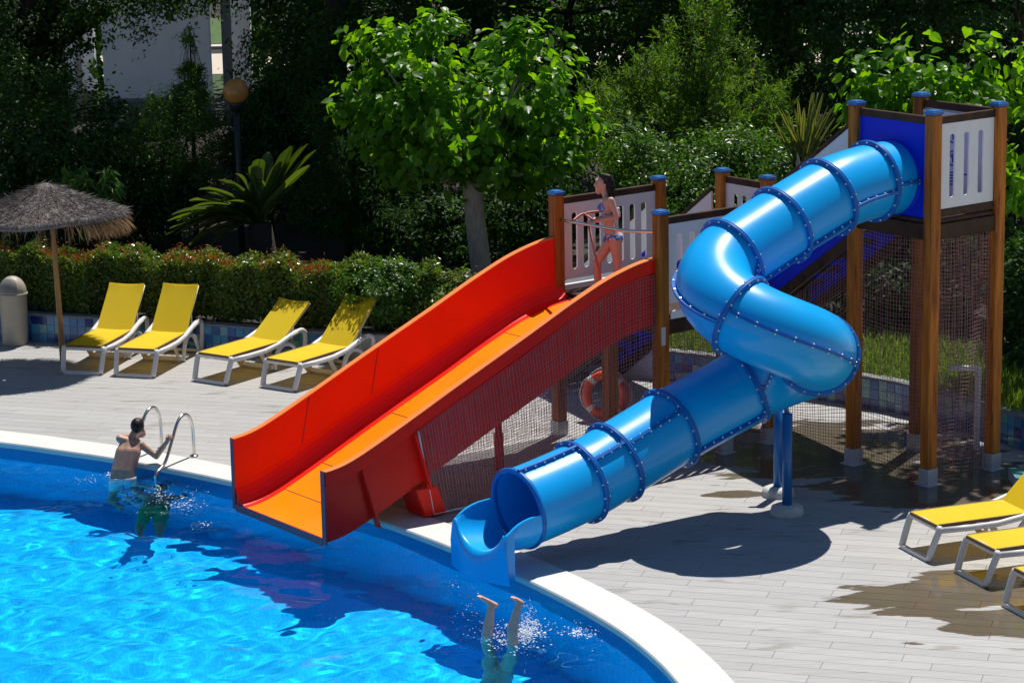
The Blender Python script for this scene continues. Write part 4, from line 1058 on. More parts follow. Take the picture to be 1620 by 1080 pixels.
# ------------------------------------------------------------------ pool ladder
F0 = G(307, 722); Wp = G(247, 764, WATER_Z); F1 = G(256, 710); dF = F1-F0
ld = thing('pool_ladder', F0, 'pair of curved steel pool ladder handrails at the far pool edge', 'pool ladder')
dh = np.array([*(Wp-F0)[:2], 0]); Lh = np.linalg.norm(dh); dh /= Lh
def lad(u, z, k): return F0+dF*k+dh*u+EZ*z
LADDER = [(0, .0), (0, .3), (.03, .46), (.11, .555), (.22, .57), (.33, .50), (.45, .32), (.62, .08), (Lh-.01, -.02), (Lh, -.14), (Lh, -.6), (Lh, -1.0)]
for k in (0, 1):
    mb = MB(); mb.tube(catmull([lad(u, z, k) for u, z in LADDER], 6), .021, 12); rl = mb.build('handrail', M['steel'], ld)
    mb = MB(); mb.lathe([(.0, .028), (.03, .028), (.05, .02), (.055, .012), (.055, .0)], lad(0, .0, k), 18); mb.build('floor_flange', M['steel'], rl)
for z in (-.35, -.6, -.85):
    mb = MB(); mb.beam(lad(Lh, z, 0), lad(Lh, z, 1), .08, .03); mb.build('rung', M['white_plastic'], ld)

# ------------------------------------------------------------------ people: one continuous skin each
def capsule(mb, p, q, r0, r1, n=14):
    p, q = np.asarray(p, float), np.asarray(q, float); d = q-p; L = np.linalg.norm(d)+1e-6; d = d/L
    pts, rs = [], []
    for a in np.linspace(-math.pi/2+.15, 0, 5): pts.append(p+d*r0*math.sin(a)); rs.append(r0*math.cos(a))
    for t in (.33, .66): pts.append(p+d*L*t); rs.append(r0+(r1-r0)*t)
    for a in np.linspace(0, math.pi/2-.15, 5): pts.append(q+d*r1*math.sin(a)); rs.append(r1*math.cos(a))
    mb.tube(pts, rs, n)
def make_body(name, limbs, balls, mat, parent, vox=.009, it=5):
    mb = MB()
    for l in limbs: capsule(mb, *l)
    for c, r in balls: mb.ball(c, r, 16)
    me = mb.mesh(name+'_cage', mat); o = bpy.data.objects.new('cage', me); COL.objects.link(o)
    r = o.modifiers.new('r', 'REMESH'); r.mode = 'VOXEL'; r.voxel_size = vox; r.use_smooth_shade = True
    s = o.modifiers.new('s', 'SMOOTH'); s.iterations = it; s.factor = .5
    dg = bpy.context.evaluated_depsgraph_get(); me2 = bpy.data.meshes.new_from_object(o.evaluated_get(dg)); bpy.data.objects.remove(o, do_unlink=True)
    me2.name = name; me2.materials.clear(); me2.materials.append(mat)
    me2.polygons.foreach_set('use_smooth', [True]*len(me2.polygons))
    return link(name, me2, parent)
def clothing(name, bodyobj, pred, mat, off=.006, parent=None):
    """shell lifted off the part of the body where pred(world points) holds"""
    me = bodyobj.data; nv = len(me.vertices); V = np.empty(nv*3, np.float32); me.vertices.foreach_get('co', V); V = V.reshape(-1, 3)
    N = np.empty(nv*3, np.float32); me.vertices.foreach_get('normal', N); N = N.reshape(-1, 3)
    ok = pred(V+np.array(wpos(bodyobj))); fs = [list(p.vertices) for p in me.polygons]
    keep = [f for f in fs if ok[f].all()]
    if not keep: return None
    us = sorted({i for f in keep for i in f}); mp = {i: k for k, i in enumerate(us)}
    cm = bpy.data.meshes.new(name); cm.from_pydata([tuple(V[i]+N[i]*off) for i in us], [], [[mp[i] for i in f] for f in keep]); cm.materials.append(mat)
    cm.polygons.foreach_set('use_smooth', [True]*len(cm.polygons))
    o = sub(parent or bodyobj, name, cm); sd = o.modifiers.new('thick', 'SOLIDIFY'); sd.thickness = off; sd.offset = -1
    return o
def hand(limbs, wrist, palm_dir, curl_dir, side_dir, s=1.0):
    """palm, four bent fingers of unequal length and a thumb from the side"""
    w, d, c, sd = [np.asarray(x, float) for x in (wrist, palm_dir, curl_dir, side_dir)]
    d, c, sd = d/np.linalg.norm(d), c/np.linalg.norm(c), sd/np.linalg.norm(sd)
    for k in (-1, 0, 1): limbs.append((w, w+d*.06*s+sd*.016*k*s, .016*s, .014*s))
    for k, ln in zip((-1.5, -.5, .5, 1.5), (.9, 1.0, .95, .78)):
        b = w+d*.065*s+sd*.0155*k*s; m1 = b+(d*.5+c*.8)*.034*ln*s; m2 = m1+(c*.9-d*.45)*.026*ln*s; m3 = m2+(-d*.9+c*.1)*.02*ln*s
        limbs += [(b, m1, .0088*s, .008*s), (m1, m2, .008*s, .0075*s), (m2, m3, .0075*s, .0068*s)]
    b = w+d*.02*s+sd*.022*s; m1 = b+(sd*.5+d*.5+c*.5)*.035*s; m2 = m1+(d*.4+c*.8-sd*.2)*.028*s
    limbs += [(b, m1, .011*s, .009*s), (m1, m2, .009*s, .0078*s)]

# --- girl on the platform, seen from her left side, leaning on the bar
YG = 32.2
def g_(x, y, dy=0.0): return D(x, y, YG+dy)
gp_ = G(960, 463, FLOOR); girl = thing('person', (gp_[0], YG, FLOOR), 'girl in a floral bikini leaning on the bar at the top of the red slide', 'person')
L = []; B = []
L += [(g_(956, 302), g_(960, 314), .042, .046)]
for s in (-1, 1): L += [(g_(960, 320, s*.065), g_(961, 331, s*.06), .07, .078), (g_(962, 331, s*.06), g_(965, 354, s*.04), .078, .068), (g_(965, 354, s*.04), g_(970, 374, s*.06), .07, .088)]
L += [(g_(962, 317, -.11), g_(962, 317, .11), .046, .046)]
B += [(g_(954, 289), (.088, .074, .10)), (g_(948, 295), (.05, .052, .068)), (g_(976, 377, -.055), (.075, .07, .085)), (g_(975, 377, .055), (.075, .07, .085)), (g_(950, 328, -.045), (.035, .04, .04)), (g_(950, 328, .045), (.035, .04, .04))]
# face: nose, chin, lips, brow
L += [(g_(943.4, 288.5), g_(940.6, 293.2), .011, .014), (g_(944.5, 303), g_(947, 304.5), .022, .026)]
B += [(g_(942.9, 298), (.012, .022, .007)), (g_(943.2, 299.8), (.011, .02, .007)), (g_(944.0, 285), (.02, .05, .018)), (g_(957, 293, -.077), (.018, .01, .026))]
# near (left) leg back, far leg stepping forward
L += [(g_(973, 379, -.065), g_(977, 415, -.075), .086, .058), (g_(977, 415, -.075), g_(978, 429, -.075), .055, .056), (g_(978, 429, -.075), g_(981, 455, -.075), .056, .034), (g_(981, 457, -.075), g_(968, 463, -.085), .03, .022)]
L += [(g_(966, 380, .06), g_(945, 414, .06), .084, .056), (g_(945, 414, .06), g_(945, 428, .06), .053, .053), (g_(945, 428, .06), g_(945, 454, .06), .052, .033), (g_(945, 456, .06), g_(932, 462, .05), .03, .022)]
# arms
for s, pts_ in ((-1, [g_(967, 317, -.13), g_(976, 343, -.17), g_(941, 350, -.16)]), (1, [g_(965, 317, .13), g_(968, 343, .17), g_(940, 347, .0)])):
    L += [(pts_[0], pts_[1], .042, .034), (pts_[1], (pts_[1]+pts_[2])/2, .034, .034), ((pts_[1]+pts_[2])/2, pts_[2], .034, .023)]
    hand(L, pts_[2], (-1, -.1, -.05), (-.1, 0, -1), (.1, -1, 0), 1.0)
gb = make_body('body', L, B, M['skin'], girl, .0085, 4)
hl, hb = [], [(g_(957.5, 286.5), (.094, .086, .098))]
hl += [(g_(963, 288), g_(966, 300), .075, .06), (g_(966, 300), g_(968, 313), .055, .035)]
for s in (-1, 0, 1): hl += [(g_(964, 298, s*.04), g_(966.5, 314, s*.035), .04, .016)]
hl += [(g_(951, 277.5, -.02), g_(962, 281, -.06), .03, .045), (g_(951, 277.5, .02), g_(962, 281, .06), .03, .045)]
gh = make_body('hair', hl, hb, M['hair'], girl, .008, 2)
# cut the face free of hair
me = gh.data; bmh = bmesh.new(); bmh.from_mesh(me); off = np.array(wpos(gh)); fa, fb = g_(948.5, 279)[0], g_(948.5, 279)[2]
dl = [f for f in bmh.faces if (f.calc_center_median()[0]+off[0] < g_(952 if f.calc_center_median()[2]+off[2] > g_(950, 283)[2] else 954.5, 290)[0]) and (f.calc_center_median()[2]+off[2] < g_(950, 280.5)[2])]
bmesh.ops.delete(bmh, geom=dl, context='FACES'); bmh.to_mesh(me); bmh.free()
mb = MB(); mb.ball(g_(943.8, 289.8, -.034), (.006, .012, .006), 10); mb.ball(g_(943.8, 289.8, .034), (.006, .012, .006), 10); mb.build('eye', M['hair'], girl)
mb = MB(); mb.ball(g_(944.2, 286.6, -.036), (.008, .018, .004), 8); mb.build('eyebrow', M['hair'], girl)
mb = MB(); mb.ball(g_(941.8, 298.9), (.005, .016, .007), 8); mb.build('lips', pbr('lip', (.42, .1, .09), .4, .05), girl)
def zr(y): return g_(960, y)[2]
def xr(x): return g_(x, 330)[0]
clothing('bikini_top', gb, lambda P: (P[:, 2] < zr(318.5)) & (P[:, 2] > zr(338)) & (np.abs(P[:, 1]-YG) < .125) & ((P[:, 2] < zr(323)) | (P[:, 0] < xr(957)) | (np.abs(np.abs(P[:, 1]-YG)-.075) < .02)), M['bikini'])
clothing('bikini_bottom', gb, lambda P: (P[:, 2] < zr(368)-.0) & (P[:, 2] > zr(384)+np.clip((np.abs(P[:, 1]-YG)-.03)*.5, 0, .05)) & (P[:, 0] > xr(953)) & (np.abs(P[:, 1]-YG) < .16) & ~((np.abs(P[:, 1]-YG+.16) < .05) & (P[:, 0] < xr(955))), M['bikini'])
mb = MB(); mb.ball(g_(978, 330), (.02, .02, .015), 6); mb.tube([g_(978, 330), g_(979, 340), g_(978, 346)], .005, 5); mb.tube([g_(978, 330), g_(981, 337), g_(981, 343)], .005, 5); mb.build('bikini_bow', M['white_panel'], girl)

# --- boy climbing the ladder, his bare back to us
YB = 31.28
def b_(x, y, dy=0.0): return D(x, y, YB+dy)
boy = thing('person', (*b_(193, 757)[:2], WATER_Z), 'bare backed boy with short dark hair climbing the pool ladder out of the water', 'person')
HR = lad(.47, .295, 0); HLh = lad(.30, .525, 1)
HR = D(267, 694, HR[1]); 
L = []; B = []
wc = b_(194, 757); sc_ = b_(206, 700, .20)
for s in (-1, 1):
    L += [(b_(194+s*9, 764, .0), b_(195+s*9, 745, .03), .088, .08), (b_(195+s*9, 745, .03), b_(203+s*9, 715, .14), .078, .088), (b_(203+s*9, 715, .14), b_(207+s*9, 701, .2), .086, .06)]
L += [(b_(194, 764, .0), b_(195, 745, .02), .085, .082), (b_(195, 745, .02), b_(203, 715, .13), .08, .09), (b_(203, 715, .13), b_(206, 700, .19), .088, .06)]
L += [(b_(190, 694, .2), b_(223, 703, .2), .05, .05), (b_(206, 697, .22), b_(213, 684, .27), .05, .046)]
B += [(b_(218, 675, .30), (.078, .095, .10)), (b_(224, 685, .34), (.055, .06, .06)), (b_(227.5, 681, .27), (.014, .02, .03))]
e_ = D(247.5, 722, YB+.22)
L += [(b_(224, 704, .2), e_, .046, .036), (e_, (e_+HR)/2, .036, .035), ((e_+HR)/2, HR-np.array([.02, 0, .03]), .034, .026)]
hand(L, HR-np.array([.03, .0, .035]), (.55, .0, .65), (0, .9, .3), (-.7, .0, .7), 1.05)
e2_ = D(213, 689, YB+.45); HL = D(219, 663, (HLh[1]))
L += [(b_(189, 693, .2), e2_, .046, .036), (e2_, HL, .035, .025)]
hand(L, HL, (.9, .1, .25), (0, .6, -.8), (.2, -1, 0), 1.05)
# legs under water, one knee raised to the rung
for s, kx, kz, kd in ((-1, -.10, -.62, .1), (1, .12, -.48, .28)):
    h_ = b_(194+s*10, 770, .02); k_ = np.array([wc[0]+kx, wc[1]+kd, kz]); an_ = np.array([wc[0]+kx, wc[1]+kd-.05, kz-.36])
    L += [(h_, k_, .085, .058), (k_, an_, .055, .036), (an_, an_+np.array([.02, .15, -.03]), .034, .025)]
bb_ = make_body('body', L, B, M['skin_pale'], boy, .0095, 4)
hl = []; hb = [(b_(217.3, 673.2, .285), (.086, .10, .10))]
bh = make_body('hair', hl, hb, M['hair'], boy, .008, 1)
me = bh.data; bmh = bmesh.new(); bmh.from_mesh(me); off = np.array(wpos(bh))
zc1, zc2 = b_(218, 683, .28)[2], b_(218, 678, .28)[2]
dl = [f for f in bmh.faces if (f.calc_center_median()[2]+off[2] < zc1) or (f.calc_center_median()[0]+off[0] > b_(223.5, 680)[0] and f.calc_center_median()[2]+off[2] < zc2)]
bmesh.ops.delete(bmh, geom=dl, context='FACES'); bmh.to_mesh(me); bmh.free()
clothing('swim_shorts', bb_, lambda P: (P[:, 2] < WATER_Z+.035) & (P[:, 2] > -.5) & (np.hypot(P[:, 0]-wc[0], P[:, 1]-wc[1]) < .34), M['shorts'], .012)

# --- diver, only the lower legs above the water
YD = 24.85
def d_(x, y, dy=0.0): return D(x, y, YD+dy)
W1 = G(770, 1008, WATER_Z); W2 = G(812, 1020, WATER_Z)
dv_ = thing('person', (float((W1[0]+W2[0])/2), float((W1[1]+W2[1])/2), WATER_Z), 'diver upside down with only bare feet and calves sticking out of the pool', 'person')
L = []; B = []
for w_, ank, heel, toe, bend in ((W1, (777, 960), (784, 957), (760, 944), 0.0), (W2, (820, 958), (824.5, 953), (813.5, 946), -.03)):
    Y = w_[1]; f = lambda p: D(p[0], p[1], Y)
    A, Hh, To = f(ank), f(heel), f(toe); mid = (w_*.6+A*.4)+np.array([bend, .0, 0])
    L += [(A, mid, .036, .054), (mid, w_, .056, .056), (w_, w_+np.array([.0, .1, -.14]), .055, .058), (A, Hh, .034, .028), (Hh, To, .03, .022), (A, (Hh+To)/2, .03, .028)]
    sdv = np.array([.15, 1, 0])
    for k, r_ in zip((-2, -1, 0, 1, 2), (.013, .010, .0095, .009, .0085)):
        b0 = To+sdv*.013*k; L.append((b0, b0+unit(To-Hh)*(.035-.004*abs(k+1)), r_, r_*.85))
    kn = w_+np.array([0, .1, -.14]); L += [(kn, np.array([(W1[0]+W2[0])/2+(.08 if w_ is W2 else -.08), YD+.35, -.8]), .06, .085)]
hp = np.array([(W1[0]+W2[0])/2, YD+.35, -.86]); ch = hp+np.array([-.05, .1, -.45])
for s in (-1, 1): L += [(hp+np.array([s*.07, 0, 0]), ch+np.array([s*.07, 0, 0]), .09, .10), (ch+np.array([s*.15, 0, -.05]), ch+np.array([s*.3, -.05, -.25]), .045, .035)]
B += [(ch+np.array([0, -.02, -.2]), (.085, .09, .11))]
make_body('body', L, B, M['skin'], dv_, .009, 3)

# --- swimmer under the surface by the ladder
c0 = G(250, 800, -.36); sw = thing('person', c0, 'swimmer under water in green shorts below the pool ladder', 'person')
def s_(dx, dy, dz): return c0+np.array([dx, dy, dz])
L = [(s_(-.08, .0, -.08), s_(-.06, -.42, -.14), .10, .10), (s_(.08, .0, -.08), s_(.06, -.42, -.14), .10, .10), (s_(0, .08, -.06), s_(0, .2, -.02), .05, .05)]
for s in (-1, 1): L += [(s_(s*.09, -.45, -.15), s_(s*.12, -.7, -.35), .085, .06), (s_(s*.12, -.7, -.35), s_(s*.12, -.95, -.5), .055, .035), (s_(s*.17, .02, -.07), s_(s*.28, .2, -.15), .045, .035), (s_(s*.28, .2, -.15), s_(s*.22, .42, -.1), .035, .025)]
B = [(s_(0, .27, .0), (.085, .1, .085))]
sb_ = make_body('body', L, B, M['skin_pale'], sw, .012, 3)
make_body('hair', [], [(s_(0, .29, .02), (.093, .105, .085))], M['hair'], sw, .012, 1)
clothing('swim_shorts', sb_, lambda P: (P[:, 1] < c0[1]-.30) & (P[:, 1] > c0[1]-.68), M['green_shorts'], .015)

# ------------------------------------------------------------------ splashes and foam
def splash(name, label, items, seed):
    rg = np.random.default_rng(seed); mb = MB()
    for (x0, y0), (sx, sy), n, zr_, (r0, r1) in items:
        for _ in range(n):
            x, y = x0+rg.normal(0, sx), y0+rg.normal(0, sy); p = G(x, y, WATER_Z)
            h = abs(rg.normal(0, zr_)) if zr_ else 0.0
            p = p+np.array([0, 0, h+.012]); r = rg.uniform(r0, r1)*rg.uniform(.35, .9)
            mb.ball(p, (r*rg.uniform(.8, 2.0), r*rg.uniform(.8, 1.6), r*(.55 if h < .02 else .9)), 6)
    o = mb.build(name, M['foam']); tag(o, label, 'splash', kind='stuff'); return o
splash('water_splash', 'white water splash round the diver legs', [((800, 1012), (22, 7), 190, .025, (.004, .012)), ((834, 1010), (12, 9), 420, .06, (.004, .013)), ((838, 990), (7, 13), 200, .07, (.003, .009)), ((870, 1000), (40, 8), 120, .02, (.004, .010)),
    ((922, 1003), (13, 5), 90, .01, (.006, .014)), ((830, 1025), (35, 5), 90, 0, (.004, .012)), ((890, 1030), (40, 5), 40, 0, (.005, .012)), ((725, 925), (9, 4), 14, 0, (.005, .014)), ((735, 965), (14, 18), 30, .01, (.003, .008)), ((770, 990), (14, 6), 40, .02, (.003, .008))], 1)
splash('water_splash', 'white water splash below the pool ladder', [((248, 782), (12, 6), 120, .02, (.004, .012)), ((215, 795), (14, 7), 120, 0, (.004, .012)), ((290, 800), (14, 6), 90, .01, (.005, .013)), ((270, 785), (30, 10), 90, .01, (.003, .009)), ((322, 830), (8, 3), 18, 0, (.005, .012)), ((140, 760), (20, 4), 30, 0, (.004, .010)), ((172, 752), (3, 2), 30, .0, (.005, .012))], 2)

# ------------------------------------------------------------------ building and far ground seen through the trees
def ground_far(x, y): return G(x, y, .33)
bd = thing('garden_building', D(250, 120, 60)*np.array([1, 1, 0]), 'white garden building with a grey plinth in deep shade behind the trees', 'building')
Yb = 60.0; bz = .33
def bwall(name, x0, x1, ztop, z0, mat, Y=Yb, depth=.3, parent=bd):
    p, q = D(x0, 100, Y), D(x1, 100, Y); mb = MB(); mb.box(((p[0]+q[0])/2, Y+depth/2, (ztop+z0)/2), ((q[0]-p[0])/2, depth/2, (ztop-z0)/2)); return mb.build(name, M[mat], parent, bevel=.01)
zp = D(0, 160, Yb)[2]
bwall('wall', 163, 333, 7.5, zp, 'plaster'); bwall('plinth', 162, 334, zp-.003, bz-.1, 'plinth', Y=Yb-.04, depth=.36)
bwall('wall', 90, 150, 7.0, zp, 'plaster', Y=61.5); bwall('plinth', 90, 150, zp-.003, bz-.1, 'plinth', Y=61.45)
bwall('pillar', 352, 368, 7.5, bz-.1, 'plinth', Y=60.3); bwall('wall', 369, 398, 7.5, zp-.35, 'plaster', Y=61.2); bwall('plinth', 368, 399, zp-.353, bz-.1, 'plinth', Y=61.15, depth=.34)
mb = MB(); p = D(127, 150, 60.8); mb.tube([(p[0], p[1], bz), (p[0], p[1], 7)], .07, 10); mb.build('drain_pipe', M['galv'], bd)
# sunlit lawn, kerb and path beyond
def patch(name, y0, y1, z, mat):
    a, b = G(300, y0, z)[1], G(300, y1, z)[1]; mb = MB(); mb.add([(-40, a, z), (40, a, z), (40, b, z), (-40, b, z)], [[0, 1, 2, 3]]); return tag(mb.build(name, M[mat]), kind='structure')
patch('far_path', 118, 86, .338, 'path'); patch('far_path', 74, 71, .342, 'path'); patch('far_lawn', 70, 30, .340, 'lawn'); patch('far_lawn', 150, 119, .338, 'lawn')
y_ = G(300, 78, .34)[1]; mb = MB(); mb.box((0, y_, .36), (40, .12, .06)); tag(mb.build('far_kerb', M['concrete']), kind='structure')
y_ = G(800, 50, .3)[1]; w0, w1 = D(770, 40, 70), D(845, 40, 70)
fw = thing('garden_wall', (float(w0[0]+w1[0])/2, 70, .33), 'pale sunlit wall glimpsed above the round leafy tree crown', 'wall')
mb = MB(); mb.box(((w0[0]+w1[0])/2, 70, (w0[2]+.33)/2+.1), ((w1[0]-w0[0])/2, .15, (w0[2]-.33)/2+.15)); mb.build('wall_face', M['path'], fw)

# ------------------------------------------------------------------ vegetation
def crown_pts(blobs, K, n, sig, seed, shell=.85):
    """leaves gathered in clumps over ellipsoids: uneven outline, gaps, light and dark clumps"""
    rg = np.random.default_rng(seed); vol = np.array([b[1][0]*b[1][1]*b[1][2] for b in blobs])**.67; w = vol/vol.sum()
    which = rg.choice(len(blobs), K, p=w); C_ = np.array([b[0] for b in blobs])[which]; Rr = np.array([b[1] for b in blobs])[which]
    d = unit(rg.normal(size=(K, 3))); rad = 1-np.abs(rg.normal(0, 1-shell, (K, 1))); rad *= rg.uniform(.85, 1.12, (K, 1))
    cl = C_+Rr*d*rad; od = unit(d/Rr)
    i = rg.integers(0, K, n); s = sig*rg.uniform(.6, 1.4, K)[i][:, None]
    pos = cl[i]+rg.normal(0, 1, (n, 3))*s*np.array([1, 1, .8]); out = unit(od[i]+.5*unit(pos-C_[i]))
    return pos, out, cl, rg
def plant(name, label, cat, base, blobs, K, n, sig, lsize, mat, seed, trunk=None, tm=RHOMB, up=.5, droop=.3, bark='bark_dark', group=None, nbr=8, crown='crown', shell=.85, plume=0.0):
    t = thing(name, base, label, cat, group)
    pos, out, cl, rg = crown_pts(blobs, K, n, sig, seed, shell)
    nrm = out*.7+np.array([0, 0, up])+rg.normal(0, .45, (n, 3)); dire = out*.6+np.array([0, 0, -droop])+rg.normal(0, .6, (n, 3))
    if plume:      # feathery sprays: leaflets set along twigs that point up and outwards
        ki = rg.integers(0, K, n); ax = unit(unit(cl-np.array([b[0] for b in blobs]).mean(0))*.55+np.array([0, 0, .75])+rg.normal(0, .25, (K, 3)))
        tq = rg.random((n, 1)); pos = cl[ki]+ax[ki]*(tq-.3)*plume*rg.uniform(.7, 1.3, (K, 1))[ki]+rg.normal(0, 1, (n, 3))*plume*.13*(1.05-tq)
        dire = ax[ki]*1.0+rg.normal(0, .5, (n, 3)); nrm = rg.normal(0, .6, (n, 3))+np.array([0, -.4, .6])
    sz = rg.uniform(.65, 1.25, n)*lsize
    cloud(crown, pos, nrm, dire, sz, M[mat], t, tm)
    base = np.asarray(base, float)
    if trunk:
        r0, top, r1 = trunk; top = np.asarray(top, float); mb = MB()
        mid = (base+top)/2+np.array([.05*r0, 0, 0]); mb.tube(catmull([base+np.array([0, 0, -.15]), mid, top], 4), list(np.linspace(r0*1.25, r1, 9)), 10); mb.build('trunk', M[bark], t)
        mb = MB()
        for k in rg.choice(len(cl), min(nbr, len(cl)), replace=False):
            q = cl[k]; m_ = top*.45+q*.55+np.array([0, 0, .15]); mb.tube(catmull([top-np.array([0, 0, .1]), m_, q], 4), list(np.linspace(r1*.55, r1*.12, 9)), 6)
        mb.build('branches', M[bark], t)
    return t
def bl(x, y, Y, rx, rz, ry=None):
    """ellipsoid centred where pixel (x, y) meets depth Y; radii given in photo pixels sideways/upright, metres deep"""
    c = D(x, y, Y); s = SC(c); return (c, (rx/s, ry if ry else rx/s, rz/s))
def base_at(x, Y, z=.33): c = D(x, 200, Y); return (c[0], Y, z)

# hedge behind the tiled wall
hd_ = thing('clipped_hedge', (-5, 38.6, .3), 'long clipped hedge with reddish young shoots along the tiled wall', 'hedge')
def hedge_pts(n, x0, x1, seed, zlo=.45, zhi=1.27, d0=.27, d1=1.15):
    rg = np.random.default_rng(seed); x = rg.uniform(x0, x1, n); wy = wall_y(x); f = rg.random(n)
    front = f < .55; top = ~front
    y = np.where(front, wy+d0+np.abs(rg.normal(0, .09, n)), wy+rg.uniform(d0, d1, n))
    lump = .06*np.sin(x*5.1)+.05*np.sin(x*11.3+1)+.04*np.sin(y*9)
    z = np.where(front, rg.uniform(zlo, zhi, n), zhi-np.abs(rg.normal(0, .07, n)))+lump*np.where(front, .4, 1); y = y+np.where(front, lump*.8, 0)
    out = np.stack([rg.normal(0, .25, n), np.where(front, -1.0, -.15), np.where(front, .25, 1.0)], 1)
    return np.stack([x, y, z], 1), out, rg
n = 42000; pos, out, rg = hedge_pts(n, -9.8, -1.05, 21)
cloud('leaves', pos, out+rg.normal(0, .55, (n, 3)), np.array([0, 0, .3])+rg.normal(0, .7, (n, 3)), rg.uniform(.045, .085, n), M['lf_hedge'], hd_, RHOMB)
n = 4200; pos, out, rg = hedge_pts(n, -9.8, -2.6, 22, zlo=1.15); pos[:, 2] += rg.uniform(0, .10, n); keep = (np.sin(pos[:, 0]*3.7)+np.sin(pos[:, 0]*9.1+2)+rg.normal(0, .6, n) > -.2); pos, out = pos[keep], out[keep]; n = len(pos)
cloud('young_leaves', pos, out+rg.normal(0, .5, (n, 3)), np.array([0, 0, .8])+rg.normal(0, .4, (n, 3)), rg.uniform(.05, .085, n), M['lf_red'], hd_, NARROW)
mb = MB()
for x in np.arange(-9.6, -1.1, .35): yy = float(wall_y(x))+.6; mb.tube([(x, yy, .2), (x+.05, yy, 1.1)], .018, 5)
mb.build('stems', M['bark_dark'], hd_)
# inner twigs and shaded leaf mass
n = 16000; pos, out, rg = hedge_pts(n, -9.8, -1.05, 23, d0=.42, zhi=1.2); cloud('inner_leaves', pos, out+rg.normal(0, .8, (n, 3)), rg.normal(0, 1, (n, 3)), rg.uniform(.08, .13, n), M['lf_hedge'], hd_, RHOMB)
plant('round_bush', 'rounded bright green bush at the right end of the hedge', 'bush', base_at(605, 37.0), [bl(600, 462, 37.1, 64, 46, .5), bl(615, 440, 37.1, 45, 28, .4)], 260, 9000, .05, .065, 'lf_mid', 31, trunk=(.04, base_at(605, 37.1, .8), .02))
plant('low_bush', 'dull reddish green bush in the shade left of the pale tree trunk', 'bush', base_at(690, 37.2), [bl(690, 478, 37.3, 62, 48, .5), bl(745, 470, 37.4, 40, 40, .4)], 240, 8500, .06, .075, 'lf_hedge', 32, trunk=(.04, base_at(690, 37.2, .8), .02))

# the round leafy tree: 300 single leaves on the side turned to us, the rest joined
tb0 = np.array([*D(768, 440, 40)[:2], .3]); tt0 = D(746, 282, 40)
mt = thing('leafy_tree', tb0, 'pollarded round tree with big bright heart shaped leaves on a pale straight trunk', 'tree')
mb = MB(); mb.tube(catmull([tb0+np.array([.02, 0, -.2]), D(757, 390, 40), D(750, 330, 40), tt0, D(742, 265, 40)], 5), list(np.linspace(.165, .145, 21)), 14); trk = mb.build('trunk', M['bark'], mt)
blobs = [bl(655, 120, 40, 95, 72, 1.0), bl(825, 125, 40, 90, 74, 1.0), bl(740, 180, 39.8, 150, 80, 1.2), bl(610, 185, 40, 72, 60, .8), bl(870, 205, 40, 68, 60, .8), bl(690, 235, 39.8, 110, 50, .9), bl(800, 255, 39.8, 85, 45, .8),
         bl(600, 60, 40, 42, 32, .4), bl(695, 58, 40, 30, 38, .4), bl(838, 66, 40, 40, 38, .4), bl(800, 312, 39.8, 30, 22, .3), bl(645, 262, 39.8, 55, 28, .4), bl(560, 150, 40, 30, 40, .4), bl(925, 200, 40, 18, 26, .3)]
pos, out, cl, rg = crown_pts(blobs, 250, 6600, .125, 41, .84)
nn_ = out*.65+np.array([0, 0, .55])+rg.normal(0, .42, (len(pos), 3)); dd_ = out*.7+np.array([0, 0, -.75])+rg.normal(0, .45, (len(pos), 3)); sz_ = rg.uniform(.08, .19, len(pos))
order = np.argsort(pos[:, 1]-sz_*2.0); single = np.zeros(len(pos), bool); single[order[:296]] = True
hv, hf = HEART; lm = bpy.data.meshes.new('leaf'); lm.from_pydata(hv, [], hf); lm.materials.append(M['lf_mulberry']); lm.polygons.foreach_set('use_smooth', [True]*len(hf))
for i in np.where(single)[0]:
    n_ = Vector(nn_[i]).normalized(); d_2 = Vector(dd_[i]); d_2 = (d_2-n_*d_2.dot(n_)).normalized(); s_2 = n_.cross(d_2)
    o = bpy.data.objects.new('leaf', lm); COL.objects.link(o); o.parent = mt
    mm = Matrix((d_2, s_2, n_)).transposed().to_4x4(); o.rotation_euler = mm.to_euler(); o.location = Vector(pos[i])-wpos(mt); o.scale = (sz_[i],)*3
k = ~single; cloud('crown', pos[k], nn_[k], dd_[k], sz_[k], M['lf_mulberry'], mt, HEART, 'stuff', True)
mb = MB()
for q in cl[::7]: m_ = tt0*.5+q*.5+np.array([0, 0, -.1]); mb.tube(catmull([D(742, 272, 40), m_, q], 4), list(np.linspace(.05, .008, 9)), 6)
mb.build('branches', M['bark'], mt)

